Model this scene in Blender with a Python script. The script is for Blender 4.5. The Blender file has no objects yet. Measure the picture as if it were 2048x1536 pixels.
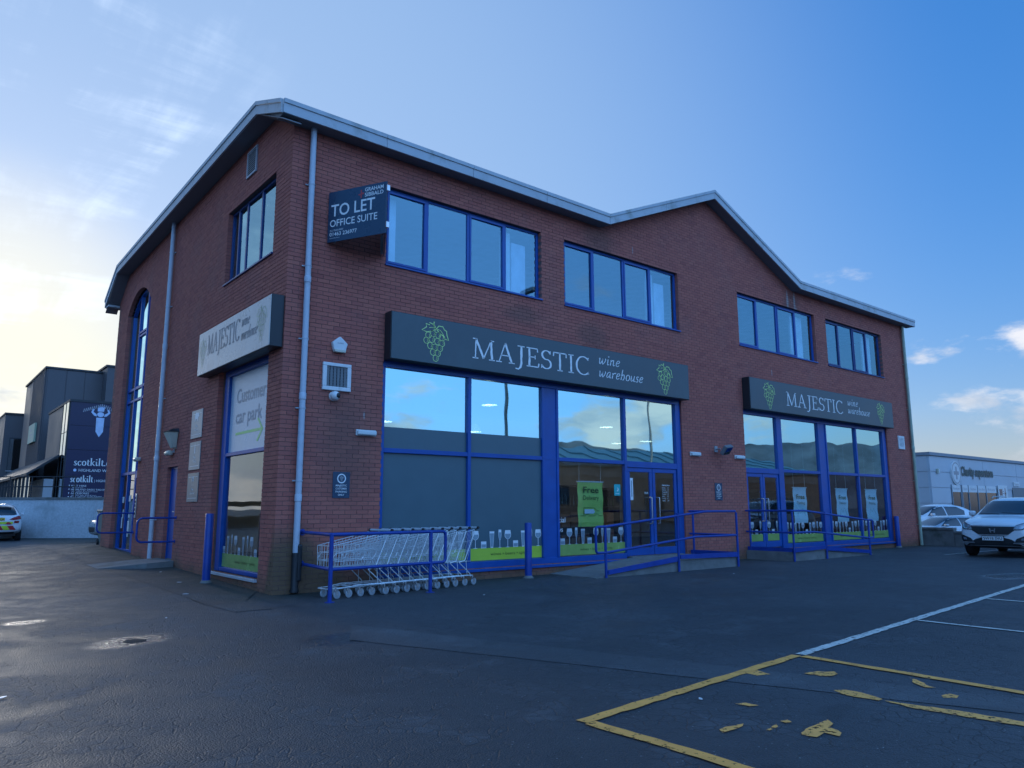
import bpy, bmesh, math, random
from mathutils import Vector, Matrix
from mathutils.bvhtree import BVHTree

random.seed(7)
S = bpy.context.scene
COL = S.collection
PI = math.pi

# ------------------------------------------------------------------ camera
cam_d = bpy.data.cameras.new('camera')
cam_d.sensor_fit = 'HORIZONTAL'
cam_d.sensor_width = 36.0
cam_d.lens = 36.0 * 1492.26 / 2048.0
cam_d.clip_start = 0.05
cam_d.clip_end = 6000
cam = bpy.data.objects.new('camera', cam_d)
COL.objects.link(cam)
_yaw, _pit, _rol = 0.6830, 0.1647, -0.0030
_f = Vector((math.sin(_yaw)*math.cos(_pit), math.cos(_yaw)*math.cos(_pit), math.sin(_pit)))
_r0 = Vector((math.cos(_yaw), -math.sin(_yaw), 0))
_u0 = _r0.cross(_f)
_r = _r0*math.cos(_rol) + _u0*math.sin(_rol)
_u = -_r0*math.sin(_rol) + _u0*math.cos(_rol)
cam.matrix_world = Matrix(((_r.x, _u.x, -_f.x, -4.7932), (_r.y, _u.y, -_f.y, -12.0105), (_r.z, _u.z, -_f.z, 1.371), (0, 0, 0, 1)))
S.camera = cam

# ------------------------------------------------------------------ sky and sun
SUN_EL, SUN_AZ = math.radians(8.0), math.radians(2.5)      # azimuth from +Y towards +X
W = bpy.data.worlds.new('World')
S.world = W
W.use_nodes = True
nt = W.node_tree
nt.nodes.clear()
def N(tree, t, **kw):
    n = tree.nodes.new(t)
    for k, v in kw.items():
        if k.startswith('i_'):
            n.inputs[int(k[2:])].default_value = v
        else:
            setattr(n, k, v)
    return n
def LK(tree, a, b): tree.links.new(a, b)
def math_n(tree, op, a, b=None, clamp=False):
    n = tree.nodes.new('ShaderNodeMath'); n.operation = op; n.use_clamp = clamp
    for i, v in enumerate((a, b)):
        if v is None: continue
        if isinstance(v, (int, float)): n.inputs[i].default_value = v
        else: tree.links.new(v, n.inputs[i])
    return n.outputs[0]
def mixc(tree, fac, a, b, mode='MIX'):
    n = tree.nodes.new('ShaderNodeMix'); n.data_type = 'RGBA'; n.blend_type = mode
    for s, v in ((n.inputs[0], fac), (n.inputs[6], a), (n.inputs[7], b)):
        if isinstance(v, (int, float)): s.default_value = v
        elif isinstance(v, tuple): s.default_value = (*v[:3], 1)
        else: tree.links.new(v, s)
    return n.outputs[2]
def maprange(tree, v, a, b, c=0.0, d=1.0, interp='SMOOTHSTEP'):
    n = tree.nodes.new('ShaderNodeMapRange'); n.interpolation_type = interp
    n.inputs[1].default_value = a; n.inputs[2].default_value = b
    n.inputs[3].default_value = c; n.inputs[4].default_value = d
    tree.links.new(v, n.inputs[0])
    return n.outputs[0]

sky = N(nt, 'ShaderNodeTexSky', sky_type='NISHITA', sun_disc=False, sun_elevation=SUN_EL, sun_rotation=SUN_AZ,
        altitude=0, air_density=1.1, dust_density=1.2, ozone_density=3.0)
tc = N(nt, 'ShaderNodeTexCoord')
sep = N(nt, 'ShaderNodeSeparateXYZ'); LK(nt, tc.outputs['Generated'], sep.inputs[0])
# compress the glow, keep the blue, cool white balance over the whole dome
gm = N(nt, 'ShaderNodeGamma'); gm.inputs['Gamma'].default_value = 0.52; LK(nt, sky.outputs[0], gm.inputs['Color'])
hsv = N(nt, 'ShaderNodeHueSaturation'); hsv.inputs['Saturation'].default_value = 1.80; hsv.inputs['Value'].default_value = 1.0
LK(nt, gm.outputs[0], hsv.inputs['Color'])
tint = mixc(nt, 1.0, hsv.outputs[0], (1.22, 1.44, 2.50), 'MULTIPLY')
# where the low sun turns the dome orange it reads as pale cream through the thin cloud
sc1 = N(nt, 'ShaderNodeSeparateColor'); LK(nt, tint, sc1.inputs[0])
warm = maprange(nt, math_n(nt, 'SUBTRACT', math_n(nt, 'MULTIPLY', sc1.outputs[0], 1.35), sc1.outputs[2]), -1.0, 1.6)
bwn = N(nt, 'ShaderNodeRGBToBW'); LK(nt, tint, bwn.inputs[0])
cream = mixc(nt, 1.0, bwn.outputs[0], (1.04, 1.0, 0.86), 'MULTIPLY')
tint = mixc(nt, math_n(nt, 'MULTIPLY', warm, 0.85), tint, cream)
# wide aureole of thin haze about the sun
ad = N(nt, 'ShaderNodeVectorMath', operation='DOT_PRODUCT'); LK(nt, tc.outputs['Generated'], ad.inputs[0])
ad.inputs[1].default_value = (math.sin(SUN_AZ)*math.cos(SUN_EL), math.cos(SUN_AZ)*math.cos(SUN_EL), math.sin(SUN_EL))
tint = mixc(nt, maprange(nt, ad.outputs['Value'], 0.33, 0.88, 0.0, 0.62), tint, (1.85, 2.75, 4.35))
# soft shoulder so that the brightest part keeps its colour
tint = mixc(nt, maprange(nt, ad.outputs['Value'], 0.962, 1.0, 0.0, 0.62), tint, (5.6, 5.3, 4.4))
sh = N(nt, 'ShaderNodeVectorMath', operation='DIVIDE'); den = N(nt, 'ShaderNodeVectorMath', operation='MULTIPLY_ADD')
LK(nt, tint, den.inputs[0]); den.inputs[1].default_value = (1/36, 1/34, 1/19); den.inputs[2].default_value = (1, 1, 1)
LK(nt, tint, sh.inputs[0]); LK(nt, den.outputs[0], sh.inputs[1])
tint = sh.outputs[0]
# high thin cloud, on a plane overhead so that it thins out and stretches towards the horizon
zc = math_n(nt, 'MAXIMUM', sep.outputs[2], 0.02)
zc = math_n(nt, 'ADD', zc, 0.06)
px = math_n(nt, 'DIVIDE', sep.outputs[0], zc)
py = math_n(nt, 'DIVIDE', sep.outputs[1], zc)
comb = N(nt, 'ShaderNodeCombineXYZ'); LK(nt, px, comb.inputs[0]); LK(nt, py, comb.inputs[1])
mp = N(nt, 'ShaderNodeMapping'); LK(nt, comb.outputs[0], mp.inputs[0])
mp.inputs['Rotation'].default_value = (0, 0, math.radians(-14)); mp.inputs['Scale'].default_value = (0.42, 1.5, 1)
mp.inputs['Location'].default_value = (1.7, 2.2, 0)
n1 = N(nt, 'ShaderNodeTexNoise'); n1.inputs['Scale'].default_value = 1.1; n1.inputs['Detail'].default_value = 9; n1.inputs['Roughness'].default_value = 0.62; n1.inputs['Distortion'].default_value = 0.7
LK(nt, mp.outputs[0], n1.inputs['Vector'])
mpb = N(nt, 'ShaderNodeMapping'); LK(nt, comb.outputs[0], mpb.inputs[0]); mpb.inputs['Rotation'].default_value = (0, 0, math.radians(-8)); mpb.inputs['Scale'].default_value = (3.4, 0.55, 1)
n1b = N(nt, 'ShaderNodeTexNoise'); n1b.inputs['Scale'].default_value = 1.6; n1b.inputs['Detail'].default_value = 7; n1b.inputs['Roughness'].default_value = 0.6; n1b.inputs['Distortion'].default_value = 0.35
LK(nt, mpb.outputs[0], n1b.inputs['Vector'])
mp2 = N(nt, 'ShaderNodeMapping'); LK(nt, comb.outputs[0], mp2.inputs[0]); mp2.inputs['Scale'].default_value = (0.22, 0.22, 1)
mp2.inputs['Location'].default_value = (1.3, 7.2, 0)
n2 = N(nt, 'ShaderNodeTexNoise'); n2.inputs['Scale'].default_value = 1.0; n2.inputs['Detail'].default_value = 3
LK(nt, mp2.outputs[0], n2.inputs['Vector'])
# the wisps thin out away from the low sun
sdir = N(nt, 'ShaderNodeVectorMath', operation='DOT_PRODUCT'); LK(nt, tc.outputs['Generated'], sdir.inputs[0])
sdir.inputs[1].default_value = (-0.14, 0.875, 0.464)
prox = maprange(nt, sdir.outputs['Value'], 0.885, 0.955)
cir = math_n(nt, 'MULTIPLY', maprange(nt, math_n(nt, 'ADD', n1.outputs[0], math_n(nt, 'MULTIPLY', math_n(nt, 'SUBTRACT', n1b.outputs[0], 0.5), 0.62)), 0.47, 0.78), prox)
# cumulus bank near the horizon all round
mp3 = N(nt, 'ShaderNodeMapping'); LK(nt, tc.outputs['Generated'], mp3.inputs[0]); mp3.inputs['Scale'].default_value = (1.0, 1.0, 2.6)
mp3.inputs['Location'].default_value = (7.7, 1.1, 1.2)
n3 = N(nt, 'ShaderNodeTexNoise'); n3.inputs['Scale'].default_value = 5.5; n3.inputs['Detail'].default_value = 8; n3.inputs['Roughness'].default_value = 0.58
LK(nt, mp3.outputs[0], n3.inputs['Vector'])
band = maprange(nt, sep.outputs[2], 0.30, 0.04)
thr = math_n(nt, 'ADD', n3.outputs[0], math_n(nt, 'MULTIPLY', band, 0.17))
cum = math_n(nt, 'MULTIPLY', maprange(nt, thr, 0.635, 0.76), maprange(nt, sep.outputs[2], 0.34, 0.22))
n4 = N(nt, 'ShaderNodeTexNoise'); n4.inputs['Scale'].default_value = 9; n4.inputs['Detail'].default_value = 5
LK(nt, mp3.outputs[0], n4.inputs['Vector'])
lum = mixc(nt, maprange(nt, n4.outputs[0], 0.38, 0.62), (2.3, 2.6, 3.1), (4.6, 4.4, 4.3))
# brighter sky added behind the viewer, mirrored in the glass, boosted to light walls
vd = N(nt, 'ShaderNodeVectorMath', operation='DOT_PRODUCT'); LK(nt, tc.outputs['Generated'], vd.inputs[0])
vd.inputs[1].default_value = (-0.12, -0.95, 0.25)
fill_veil = math_n(nt, 'MULTIPLY', maprange(nt, vd.outputs['Value'], 0.12, 0.80), maprange(nt, n2.outputs[0], 0.2, 0.75, 0.62, 1.0))
c0 = mixc(nt, math_n(nt, 'MULTIPLY', fill_veil, 0.9), tint, (2.0, 4.6, 10.0))
# pale haze lying along the whole horizon
c0 = mixc(nt, maprange(nt, sep.outputs[2], 0.13, -0.02, 0.0, 0.85), c0, (2.35, 2.65, 3.05))
c1 = mixc(nt, math_n(nt, 'MULTIPLY', cir, 0.42), c0, (6.0, 6.8, 7.8))
c2 = mixc(nt, math_n(nt, 'MULTIPLY', cum, 0.75), c1, lum)
bg = N(nt, 'ShaderNodeBackground'); bg.inputs['Strength'].default_value = 0.13
LK(nt, c2, bg.inputs['Color'])
out = N(nt, 'ShaderNodeOutputWorld'); LK(nt, bg.outputs[0], out.inputs['Surface'])

sd = bpy.data.lights.new('sun', 'SUN'); sd.energy = 0.5; sd.angle = math.radians(10); sd.color = (1.0, 0.94, 0.86)
so = bpy.data.objects.new('sun', sd); COL.objects.link(so)
_sv = Vector((math.sin(SUN_AZ)*math.cos(SUN_EL), math.cos(SUN_AZ)*math.cos(SUN_EL), math.sin(SUN_EL)))
so.rotation_mode = 'QUATERNION'; so.rotation_quaternion = _sv.to_track_quat('Z', 'Y'); so.location = (0, 0, 40)

S.view_settings.view_transform = 'Standard'
S.view_settings.look = 'None'
S.view_settings.gamma = 1.0
S.view_settings.use_curve_mapping = False
S.view_settings.exposure = 0.90
S.cycles.max_bounces = 8
S.cycles.transparent_max_bounces = 16
S.cycles.sample_clamp_indirect = 6

# ------------------------------------------------------------------ helpers
class MB:
    def __init__(s): s.v, s.f, s.m = [], [], []
    def add(s, vs, fs, mi=0):
        b = len(s.v); s.v += [tuple(v) for v in vs]
        for f in fs: s.f.append(tuple(b+i for i in f)); s.m.append(mi)
    def box(s, x0, x1, y0, y1, z0, z1, mi=0):
        s.add([(x0,y0,z0),(x1,y0,z0),(x1,y1,z0),(x0,y1,z0),(x0,y0,z1),(x1,y0,z1),(x1,y1,z1),(x0,y1,z1)],
              [(0,3,2,1),(4,5,6,7),(0,1,5,4),(1,2,6,5),(2,3,7,6),(3,0,4,7)], mi)
    def prism(s, a, b, mi=0):
        n = len(a)
        s.add(list(a)+list(b), [tuple(range(n))[::-1], tuple(range(n, 2*n))] + [(i,(i+1)%n,n+(i+1)%n,n+i) for i in range(n)], mi)
    def poly(s, pts, z0, z1, mi=0):         # outline in x,y given thickness in z
        s.prism([(p[0],p[1],z0) for p in pts], [(p[0],p[1],z1) for p in pts], mi)
    def flat(s, pts, z, mi=0):
        s.add([(p[0],p[1],z) for p in pts], [tuple(range(len(pts)))], mi)
    def tube(s, pts, r, n=8, closed=False, mi=0, cap=True):
        pts = [Vector(p) for p in pts]; k = len(pts)
        rs = r if isinstance(r, (list, tuple)) else [r]*k
        up = None; rings = []
        for i, p in enumerate(pts):
            a = pts[i-1] if (i or closed) else p
            b = pts[(i+1) % k] if (i < k-1 or closed) else p
            d1 = (p-a).normalized() if (p-a).length > 1e-9 else None
            d2 = (b-p).normalized() if (b-p).length > 1e-9 else None
            t = ((d1 or d2) + (d2 or d1))
            t = t.normalized() if t.length > 1e-6 else (d2 or d1)
            if up is None:
                up = t.orthogonal().normalized()
            up = (up - t*up.dot(t))
            up = up.normalized() if up.length > 1e-6 else t.orthogonal().normalized()
            sd = t.cross(up)
            k1 = 1.0
            if d1 and d2:
                c = max(0.5, math.sqrt(max(0.0, (1+d1.dot(d2))/2))); k1 = 1/c
            rings.append([tuple(p + (up*math.cos(2*PI*j/n)+sd*math.sin(2*PI*j/n))*rs[i]*(k1 if n <= 4 else 1)) for j in range(n)])
        vs = [v for rg in rings for v in rg]; fs = []
        for i in range(k if closed else k-1):
            a, b = i*n, ((i+1) % k)*n
            fs += [(a+j, a+(j+1)%n, b+(j+1)%n, b+j) for j in range(n)]
        if cap and not closed: fs += [tuple(range(n))[::-1], tuple(range((k-1)*n, k*n))]
        s.add(vs, fs, mi)
    def lathe(s, prof, n=24, axis='z', o=(0,0,0), mi=0):
        k = len(prof); vs = []
        for (r, h) in prof:
            for j in range(n):
                a = 2*PI*j/n; c, d = r*math.cos(a), r*math.sin(a)
                p = {'z': (c,d,h), 'y': (c,h,d), 'x': (h,c,d)}[axis]
                vs.append((p[0]+o[0], p[1]+o[1], p[2]+o[2]))
        fs = [(i*n+j, i*n+(j+1)%n, (i+1)*n+(j+1)%n, (i+1)*n+j) for i in range(k-1) for j in range(n)]
        if prof[0][0] > 1e-6: fs.append(tuple(range(n))[::-1])
        if prof[-1][0] > 1e-6: fs.append(tuple(range((k-1)*n, k*n)))
        s.add(vs, fs, mi)
    def xf(s, M):
        s.v = [tuple(M @ Vector(v)) for v in s.v]; return s
    def join(s, o, M=None):
        b = len(s.v)
        s.v += [tuple(M @ Vector(v)) if M else v for v in o.v]
        s.f += [tuple(b+i for i in f) for f in o.f]; s.m += o.m
        return s
    def mesh(s, name, mats, smooth=False):
        me = bpy.data.meshes.new(name)
        me.from_pydata(s.v, [], s.f)
        for m in (mats if isinstance(mats, (list, tuple)) else [mats]): me.materials.append(m)
        me.polygons.foreach_set('material_index', s.m)
        if smooth: me.polygons.foreach_set('use_smooth', [True]*len(me.polygons))
        me.update()
        return me
    def build(s, name, mats, parent=None, smooth=False, bevel=0.0, fixn=True, seg=2):
        me = s.mesh(name, mats, smooth)
        if fixn:
            bm = bmesh.new(); bm.from_mesh(me); bmesh.ops.recalc_face_normals(bm, faces=bm.faces); bm.to_mesh(me); bm.free()
        return link(name, me, parent, bevel, smooth, seg)
def link(name, me, parent=None, bevel=0.0, smooth=False, seg=2):
    o = bpy.data.objects.new(name, me); COL.objects.link(o)
    if parent: o.parent = parent
    if bevel:
        b = o.modifiers.new('bevel', 'BEVEL'); b.width = bevel; b.segments = seg; b.limit_method = 'ANGLE'; b.angle_limit = 0.7
    if smooth:
        try:
            me.set_sharp_from_angle(angle=math.radians(42))
        except Exception: pass
    return o
def tag(o, label=None, cat=None, group=None, kind=None):
    if label: o['label'] = label
    if cat: o['category'] = cat
    if group: o['group'] = group
    if kind: o['kind'] = kind
    return o
def thing(name, label, cat, group=None, M=None):
    o = bpy.data.objects.new(name, None); COL.objects.link(o); o.empty_display_size = 0.2
    if M is not None: o.matrix_world = M
    return tag(o, label, cat, group)
KIDS = {}
def copy_tree(o, M):
    c = o.copy(); COL.objects.link(c); c.matrix_world = M
    def rec(src, dst):
        for ch in [x for x in COL.objects if x.parent == src]:
            d = ch.copy(); COL.objects.link(d); d.parent = dst
            rec(ch, d)
    rec(o, c)
    return c
def frame(O, ex, ez):                     # columns: right, up, outward
    ex, ez = Vector(ex).normalized(), Vector(ez).normalized(); n = ex.cross(ez)
    return Matrix(((ex.x,ez.x,n.x,O[0]),(ex.y,ez.y,n.y,O[1]),(ex.z,ez.z,n.z,O[2]),(0,0,0,1)))
def FM(u, z, d=0.0): return frame((u, -d, z), (1,0,0), (0,0,1))       # on the front wall
def LM(u, z, d=0.0): return frame((-d, u, z), (0,-1,0), (0,0,1))      # on the left wall, local x runs towards the corner
def TR(x, y, z, rz=0.0): return Matrix.Translation((x,y,z)) @ Matrix.Rotation(rz, 4, 'Z')
def rounded(pts, r, n=5):
    out = []
    pts = [Vector(p) for p in pts]
    for i, p in enumerate(pts):
        if i == 0 or i == len(pts)-1: out.append(p); continue
        a, b = pts[i-1]-p, pts[i+1]-p
        rr = min(r, a.length*0.49, b.length*0.49)
        A, B = p+a.normalized()*rr, p+b.normalized()*rr
        for k in range(n+1):
            t = k/n; out.append(A*(1-t)**2 + p*2*t*(1-t) + B*t*t)
    return out

# ------------------------------------------------------------------ materials
def mat(name, col, rough=0.6, metal=0.0, var=0.12, scale=3.0, bump=0.0, bscale=60.0, spec=0.5, emit=None, estr=0.0, dirt=None, dscale=1.2, dlo=0.52, dhi=0.75, coat=0.0):
    m = bpy.data.materials.new(name); m.use_nodes = True
    t = m.node_tree; b = t.nodes['Principled BSDF']
    co = N(t, 'ShaderNodeTexCoord')
    nz = N(t, 'ShaderNodeTexNoise'); nz.inputs['Scale'].default_value = scale; nz.inputs['Detail'].default_value = 6
    LK(t, co.outputs['Object'], nz.inputs['Vector'])
    f = maprange(t, nz.outputs[0], 0.3, 0.7, 0, 1, 'LINEAR')
    c = mixc(t, f, tuple(x*(1-var) for x in col), tuple(min(1, x*(1+var)) for x in col))
    if dirt:
        nd = N(t, 'ShaderNodeTexNoise'); nd.inputs['Scale'].default_value = dscale; nd.inputs['Detail'].default_value = 8; nd.inputs['Roughness'].default_value = 0.65
        LK(t, co.outputs['Object'], nd.inputs['Vector'])
        c = mixc(t, maprange(t, nd.outputs[0], dlo, dhi), c, dirt)
    LK(t, c, b.inputs['Base Color'])
    r = maprange(t, nz.outputs[0], 0.3, 0.7, max(0.02, rough*0.88), min(1, rough*1.12), 'LINEAR')
    LK(t, r, b.inputs['Roughness'])
    b.inputs['Metallic'].default_value = metal
    b.inputs['Specular IOR Level'].default_value = spec
    b.inputs['Coat Weight'].default_value = coat
    if bump:
        n2 = N(t, 'ShaderNodeTexNoise'); n2.inputs['Scale'].default_value = bscale; n2.inputs['Detail'].default_value = 4
        LK(t, co.outputs['Object'], n2.inputs['Vector'])
        bp = N(t, 'ShaderNodeBump'); bp.inputs['Strength'].default_value = bump; bp.inputs['Distance'].default_value = 0.01
        LK(t, n2.outputs[0], bp.inputs['Height']); LK(t, bp.outputs[0], b.inputs['Normal'])
    if emit:
        b.inputs['Emission Color'].default_value = (*emit, 1); b.inputs['Emission Strength'].default_value = estr
    return m

def glass_mat(name, refl, tint=(0.55, 0.72, 0.8), wob=0.02, gcol=(0.92, 0.98, 1.0), wscale=0.9, graze=0.9):
    m = bpy.data.materials.new(name); m.use_nodes = True
    t = m.node_tree; t.nodes.clear()
    o = N(t, 'ShaderNodeOutputMaterial'); mx = N(t, 'ShaderNodeMixShader')
    tr = N(t, 'ShaderNodeBsdfTransparent'); tr.inputs[0].default_value = (*tint, 1)
    gl = N(t, 'ShaderNodeBsdfGlossy'); gl.inputs['Roughness'].default_value = 0.015; gl.inputs['Color'].default_value = (*gcol, 1)
    co = N(t, 'ShaderNodeTexCoord'); nz = N(t, 'ShaderNodeTexNoise'); nz.inputs['Scale'].default_value = wscale; nz.inputs['Detail'].default_value = 1
    LK(t, co.outputs['Object'], nz.inputs['Vector'])
    bp = N(t, 'ShaderNodeBump'); bp.inputs['Strength'].default_value = wob; bp.inputs['Distance'].default_value = 0.3
    LK(t, nz.outputs[0], bp.inputs['Height']); LK(t, bp.outputs[0], gl.inputs['Normal'])
    g = N(t, 'ShaderNodeNewGeometry'); dt = N(t, 'ShaderNodeVectorMath', operation='DOT_PRODUCT'); LK(t, g.outputs['Incoming'], dt.inputs[0]); LK(t, g.outputs['Normal'], dt.inputs[1])
    gr = math_n(t, 'POWER', math_n(t, 'SUBTRACT', 1.0, math_n(t, 'ABSOLUTE', dt.outputs['Value']), clamp=True), 4.0)
    fac = math_n(t, 'ADD', math_n(t, 'MULTIPLY', gr, graze), refl+.05, clamp=True)
    fac = math_n(t, 'MULTIPLY', fac, math_n(t, 'SUBTRACT', 1.0, g.outputs['Backfacing']))       # one mirror image per pane, from its outer face
    LK(t, fac, mx.inputs[0]); LK(t, tr.outputs[0], mx.inputs[1]); LK(t, gl.outputs[0], mx.inputs[2]); LK(t, mx.outputs[0], o.inputs[0])
    return m

def brick_mat(name, src):
    m = bpy.data.materials.new(name); m.use_nodes = True
    t = m.node_tree; b = t.nodes['Principled BSDF']
    if src == 'attr':
        a = N(t, 'ShaderNodeAttribute', attribute_name='rnd'); v = a.outputs['Fac']
    else:
        a = N(t, 'ShaderNodeObjectInfo'); v = a.outputs['Random']
    cr = N(t, 'ShaderNodeValToRGB'); e = cr.color_ramp.elements
    e[0].position = 0.0; e[0].color = (0.37, 0.100, 0.078, 1); e[1].position = 1.0; e[1].color = (0.50, 0.148, 0.105, 1)
    k = e.new(0.45); k.color = (0.455, 0.128, 0.094, 1)
    k = e.new(0.12); k.color = (0.42, 0.118, 0.090, 1)
    LK(t, v, cr.inputs[0])
    g = N(t, 'ShaderNodeNewGeometry'); sp = N(t, 'ShaderNodeSeparateXYZ'); LK(t, g.outputs['Position'], sp.inputs[0])
    nz = N(t, 'ShaderNodeTexNoise'); nz.inputs['Scale'].default_value = 0.9; nz.inputs['Detail'].default_value = 7; nz.inputs['Roughness'].default_value = 0.6
    LK(t, g.outputs['Position'], nz.inputs['Vector'])
    nf = N(t, 'ShaderNodeTexNoise'); nf.inputs['Scale'].default_value = 38; nf.inputs['Detail'].default_value = 4
    LK(t, g.outputs['Position'], nf.inputs['Vector'])
    c = mixc(t, maprange(t, nf.outputs[0], 0.35, 0.7, 0, 0.35), cr.outputs[0], (0.22, 0.115, 0.10))
    c = mixc(t, maprange(t, nz.outputs[0], 0.45, 0.75, 0, 0.28), c, (0.28, 0.15, 0.13))
    # moss and damp creeping up from the ground, highest round the pipe at the corner
    cx = math_n(t, 'MULTIPLY', maprange(t, sp.outputs[0], 1.5, .35), maprange(t, sp.outputs[1], .35, .02))
    hz = math_n(t, 'SUBTRACT', math_n(t, 'SUBTRACT', sp.outputs[2], math_n(t, 'MULTIPLY', nz.outputs[0], .8)), math_n(t, 'MULTIPLY', cx, .75))
    c = mixc(t, maprange(t, hz, 0.10, -0.50, 0, 0.75), c, (0.075, 0.088, 0.045))
    # old run-off: dark below the valley gutters and over the sign, white salts below the far valley
    def spot(x0, z0, ax, az, lo=1.0, hi=.2):
        u = math_n(t, 'DIVIDE', math_n(t, 'SUBTRACT', sp.outputs[0], x0), ax); w = math_n(t, 'DIVIDE', math_n(t, 'SUBTRACT', sp.outputs[2], z0), az)
        d = math_n(t, 'SQRT', math_n(t, 'ADD', math_n(t, 'MULTIPLY', u, u), math_n(t, 'MULTIPLY', w, w)))
        d = math_n(t, 'ADD', d, math_n(t, 'MULTIPLY', math_n(t, 'SUBTRACT', nz.outputs[0], .5), 1.3))
        return math_n(t, 'MULTIPLY', maprange(t, d, lo, hi), maprange(t, sp.outputs[1], .3, .1))
    for q in ((7.7, 7.75, .8, .55), (7.4, 5.35, .75, .42), (16.25, 7.6, .7, .7), (1.2, 2.6, .9, 1.6), (5.3, 5.5, .8, .3)):
        c = mixc(t, math_n(t, 'MULTIPLY', spot(*q), .42), c, (0.095, 0.085, 0.070))
    for q in ((16.02, 7.72, .07, .42), (16.42, 7.68, .06, .50), (16.5, 7.35, .05, .3), (8.9, 7.75, .03, .12), (14.9, 5.3, .025, .12), (1.55, 3.02, .03, .1)):
        c = mixc(t, math_n(t, 'MULTIPLY', spot(*q, 1.0, .5), .55), c, (0.42, 0.40, 0.38))
    LK(t, c, b.inputs['Base Color'])
    b.inputs['Roughness'].default_value = 0.85; b.inputs['Specular IOR Level'].default_value = 0.3
    bp = N(t, 'ShaderNodeBump'); bp.inputs['Strength'].default_value = 0.35; bp.inputs['Distance'].default_value = 0.004
    LK(t, nf.outputs[0], bp.inputs['Height']); LK(t, bp.outputs[0], b.inputs['Normal'])
    return m

M_brick = brick_mat('brick clay', 'attr')
M_brick1 = brick_mat('brick clay single', 'obj')
M_mortar = mat('mortar', (0.175, 0.105, 0.092), 0.95, var=0.18, scale=5)
M_brickplain = mat('brickwork plain', (0.26, 0.10, 0.075), 0.9, var=0.2, scale=8)
M_fascia = mat('grey fascia metal', (0.47, 0.49, 0.50), 0.5, var=0.07, scale=2, dirt=(0.26, 0.27, 0.24), dscale=2.2, dlo=0.5, dhi=0.8)
M_soffit = mat('soffit board', (0.20, 0.20, 0.21), 0.7, var=0.06)
M_roof = mat('roof sheet', (0.20, 0.21, 0.22), 0.6)
M_blue = mat('blue paint', (0.003, 0.072, 0.31), 0.36, var=0.10, scale=4, spec=0.5)
M_bluedark = mat('blue rail paint', (0.005, 0.045, 0.27), 0.38, var=0.15, scale=5, dirt=(0.02, 0.03, 0.13), dscale=4, dlo=0.55, dhi=0.8)
M_navy = mat('dark blue frame', (0.012, 0.045, 0.17), 0.4, var=0.1)
M_glass_up = glass_mat('upper window glass', 0.20, (0.80, 0.88, 0.93), 0.012, (0.55, 0.88, 0.98))
M_glass_shop = glass_mat('shop glass', 0.54, (0.50, 0.68, 0.74), 0.012, (0.66, 0.98, 0.95))
M_glass_low = glass_mat('lower shop glass', 0.07, (0.82, 0.90, 0.92), 0.012)
M_glass_dark = mat('dark shop glass', (0.030, 0.036, 0.042), 0.15, var=0.3, scale=1.5, spec=0.25)
M_glass_far = glass_mat('far glass', 0.25, (0.3, 0.36, 0.4), 0.02)
M_cover = mat('white pvc', (0.62, 0.64, 0.66), 0.4, var=0.06)
M_signface = mat('slate sign face', (0.055, 0.083, 0.092), 0.36, var=0.08, scale=2, dirt=(0.068, 0.100, 0.108), dscale=1.0)
M_signside = mat('black sign return', (0.020, 0.023, 0.027), 0.45)
M_letter = mat('white letter', (0.80, 0.80, 0.77), 0.45, var=0.06)
M_letter2 = mat('weathered grey letter', (0.24, 0.24, 0.25), 0.5)
M_lime = mat('lime line', (0.60, 0.82, 0.26), 0.45, var=0.08)
M_signfaded = mat('faded sign face', (0.50, 0.485, 0.45), 0.28, var=0.1, scale=3, dirt=(0.36, 0.35, 0.33), dscale=2.5)
M_limefaded = mat('faded lime line', (0.42, 0.50, 0.30), 0.4)
M_film = mat('slate window film', (0.075, 0.130, 0.150), 0.32, var=0.03, spec=0.5)
M_green = mat('green vinyl', (0.46, 0.62, 0.06), 0.30, var=0.04)
M_greentext = mat('dark green print', (0.06, 0.11, 0.02), 0.35)
M_print = mat('pale glass print', (0.78, 0.80, 0.80), 0.35, var=0.04)
M_drink = mat('grey drink print', (0.26, 0.34, 0.38), 0.35)
M_whitefilm = mat('white window film', (0.60, 0.61, 0.62), 0.25, var=0.03)
M_greytext = mat('grey print', (0.33, 0.33, 0.35), 0.4)
M_pipe = mat('pale grey pipe', (0.50, 0.53, 0.57), 0.42, var=0.08, dirt=(0.36, 0.38, 0.40), dscale=3)
M_pipegreen = mat('mossy pipe', (0.34, 0.40, 0.30), 0.5)
M_black = mat('black plastic', (0.016, 0.016, 0.018), 0.5)
M_rubber = mat('rubber', (0.020, 0.020, 0.021), 0.8)
M_white = mat('white paint', (0.70, 0.70, 0.68), 0.45, var=0.05, dirt=(0.55, 0.54, 0.5), dscale=5)
M_cream = mat('yellowed plastic', (0.55, 0.53, 0.42), 0.4, var=0.08)
M_grille = mat('vent louvre', (0.17, 0.18, 0.185), 0.5)
M_louvre = mat('grey louvre', (0.42, 0.43, 0.45), 0.5)
M_chrome = mat('zinc wire', (0.78, 0.80, 0.80), 0.34, metal=0.45, var=0.08)
M_steel = mat('steel', (0.58, 0.58, 0.57), 0.3, metal=0.9)
M_wheelgrey = mat('grey castor tyre', (0.30, 0.33, 0.35), 0.5)
M_navysign = mat('navy sign board', (0.030, 0.062, 0.105), 0.28, var=0.04)
M_red = mat('red mark', (0.50, 0.055, 0.06), 0.4)
M_concrete = mat('concrete', (0.17, 0.165, 0.155), 0.9, var=0.2, scale=4, bump=0.3, bscale=50, dirt=(0.06, 0.07, 0.05), dscale=1.5)
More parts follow.
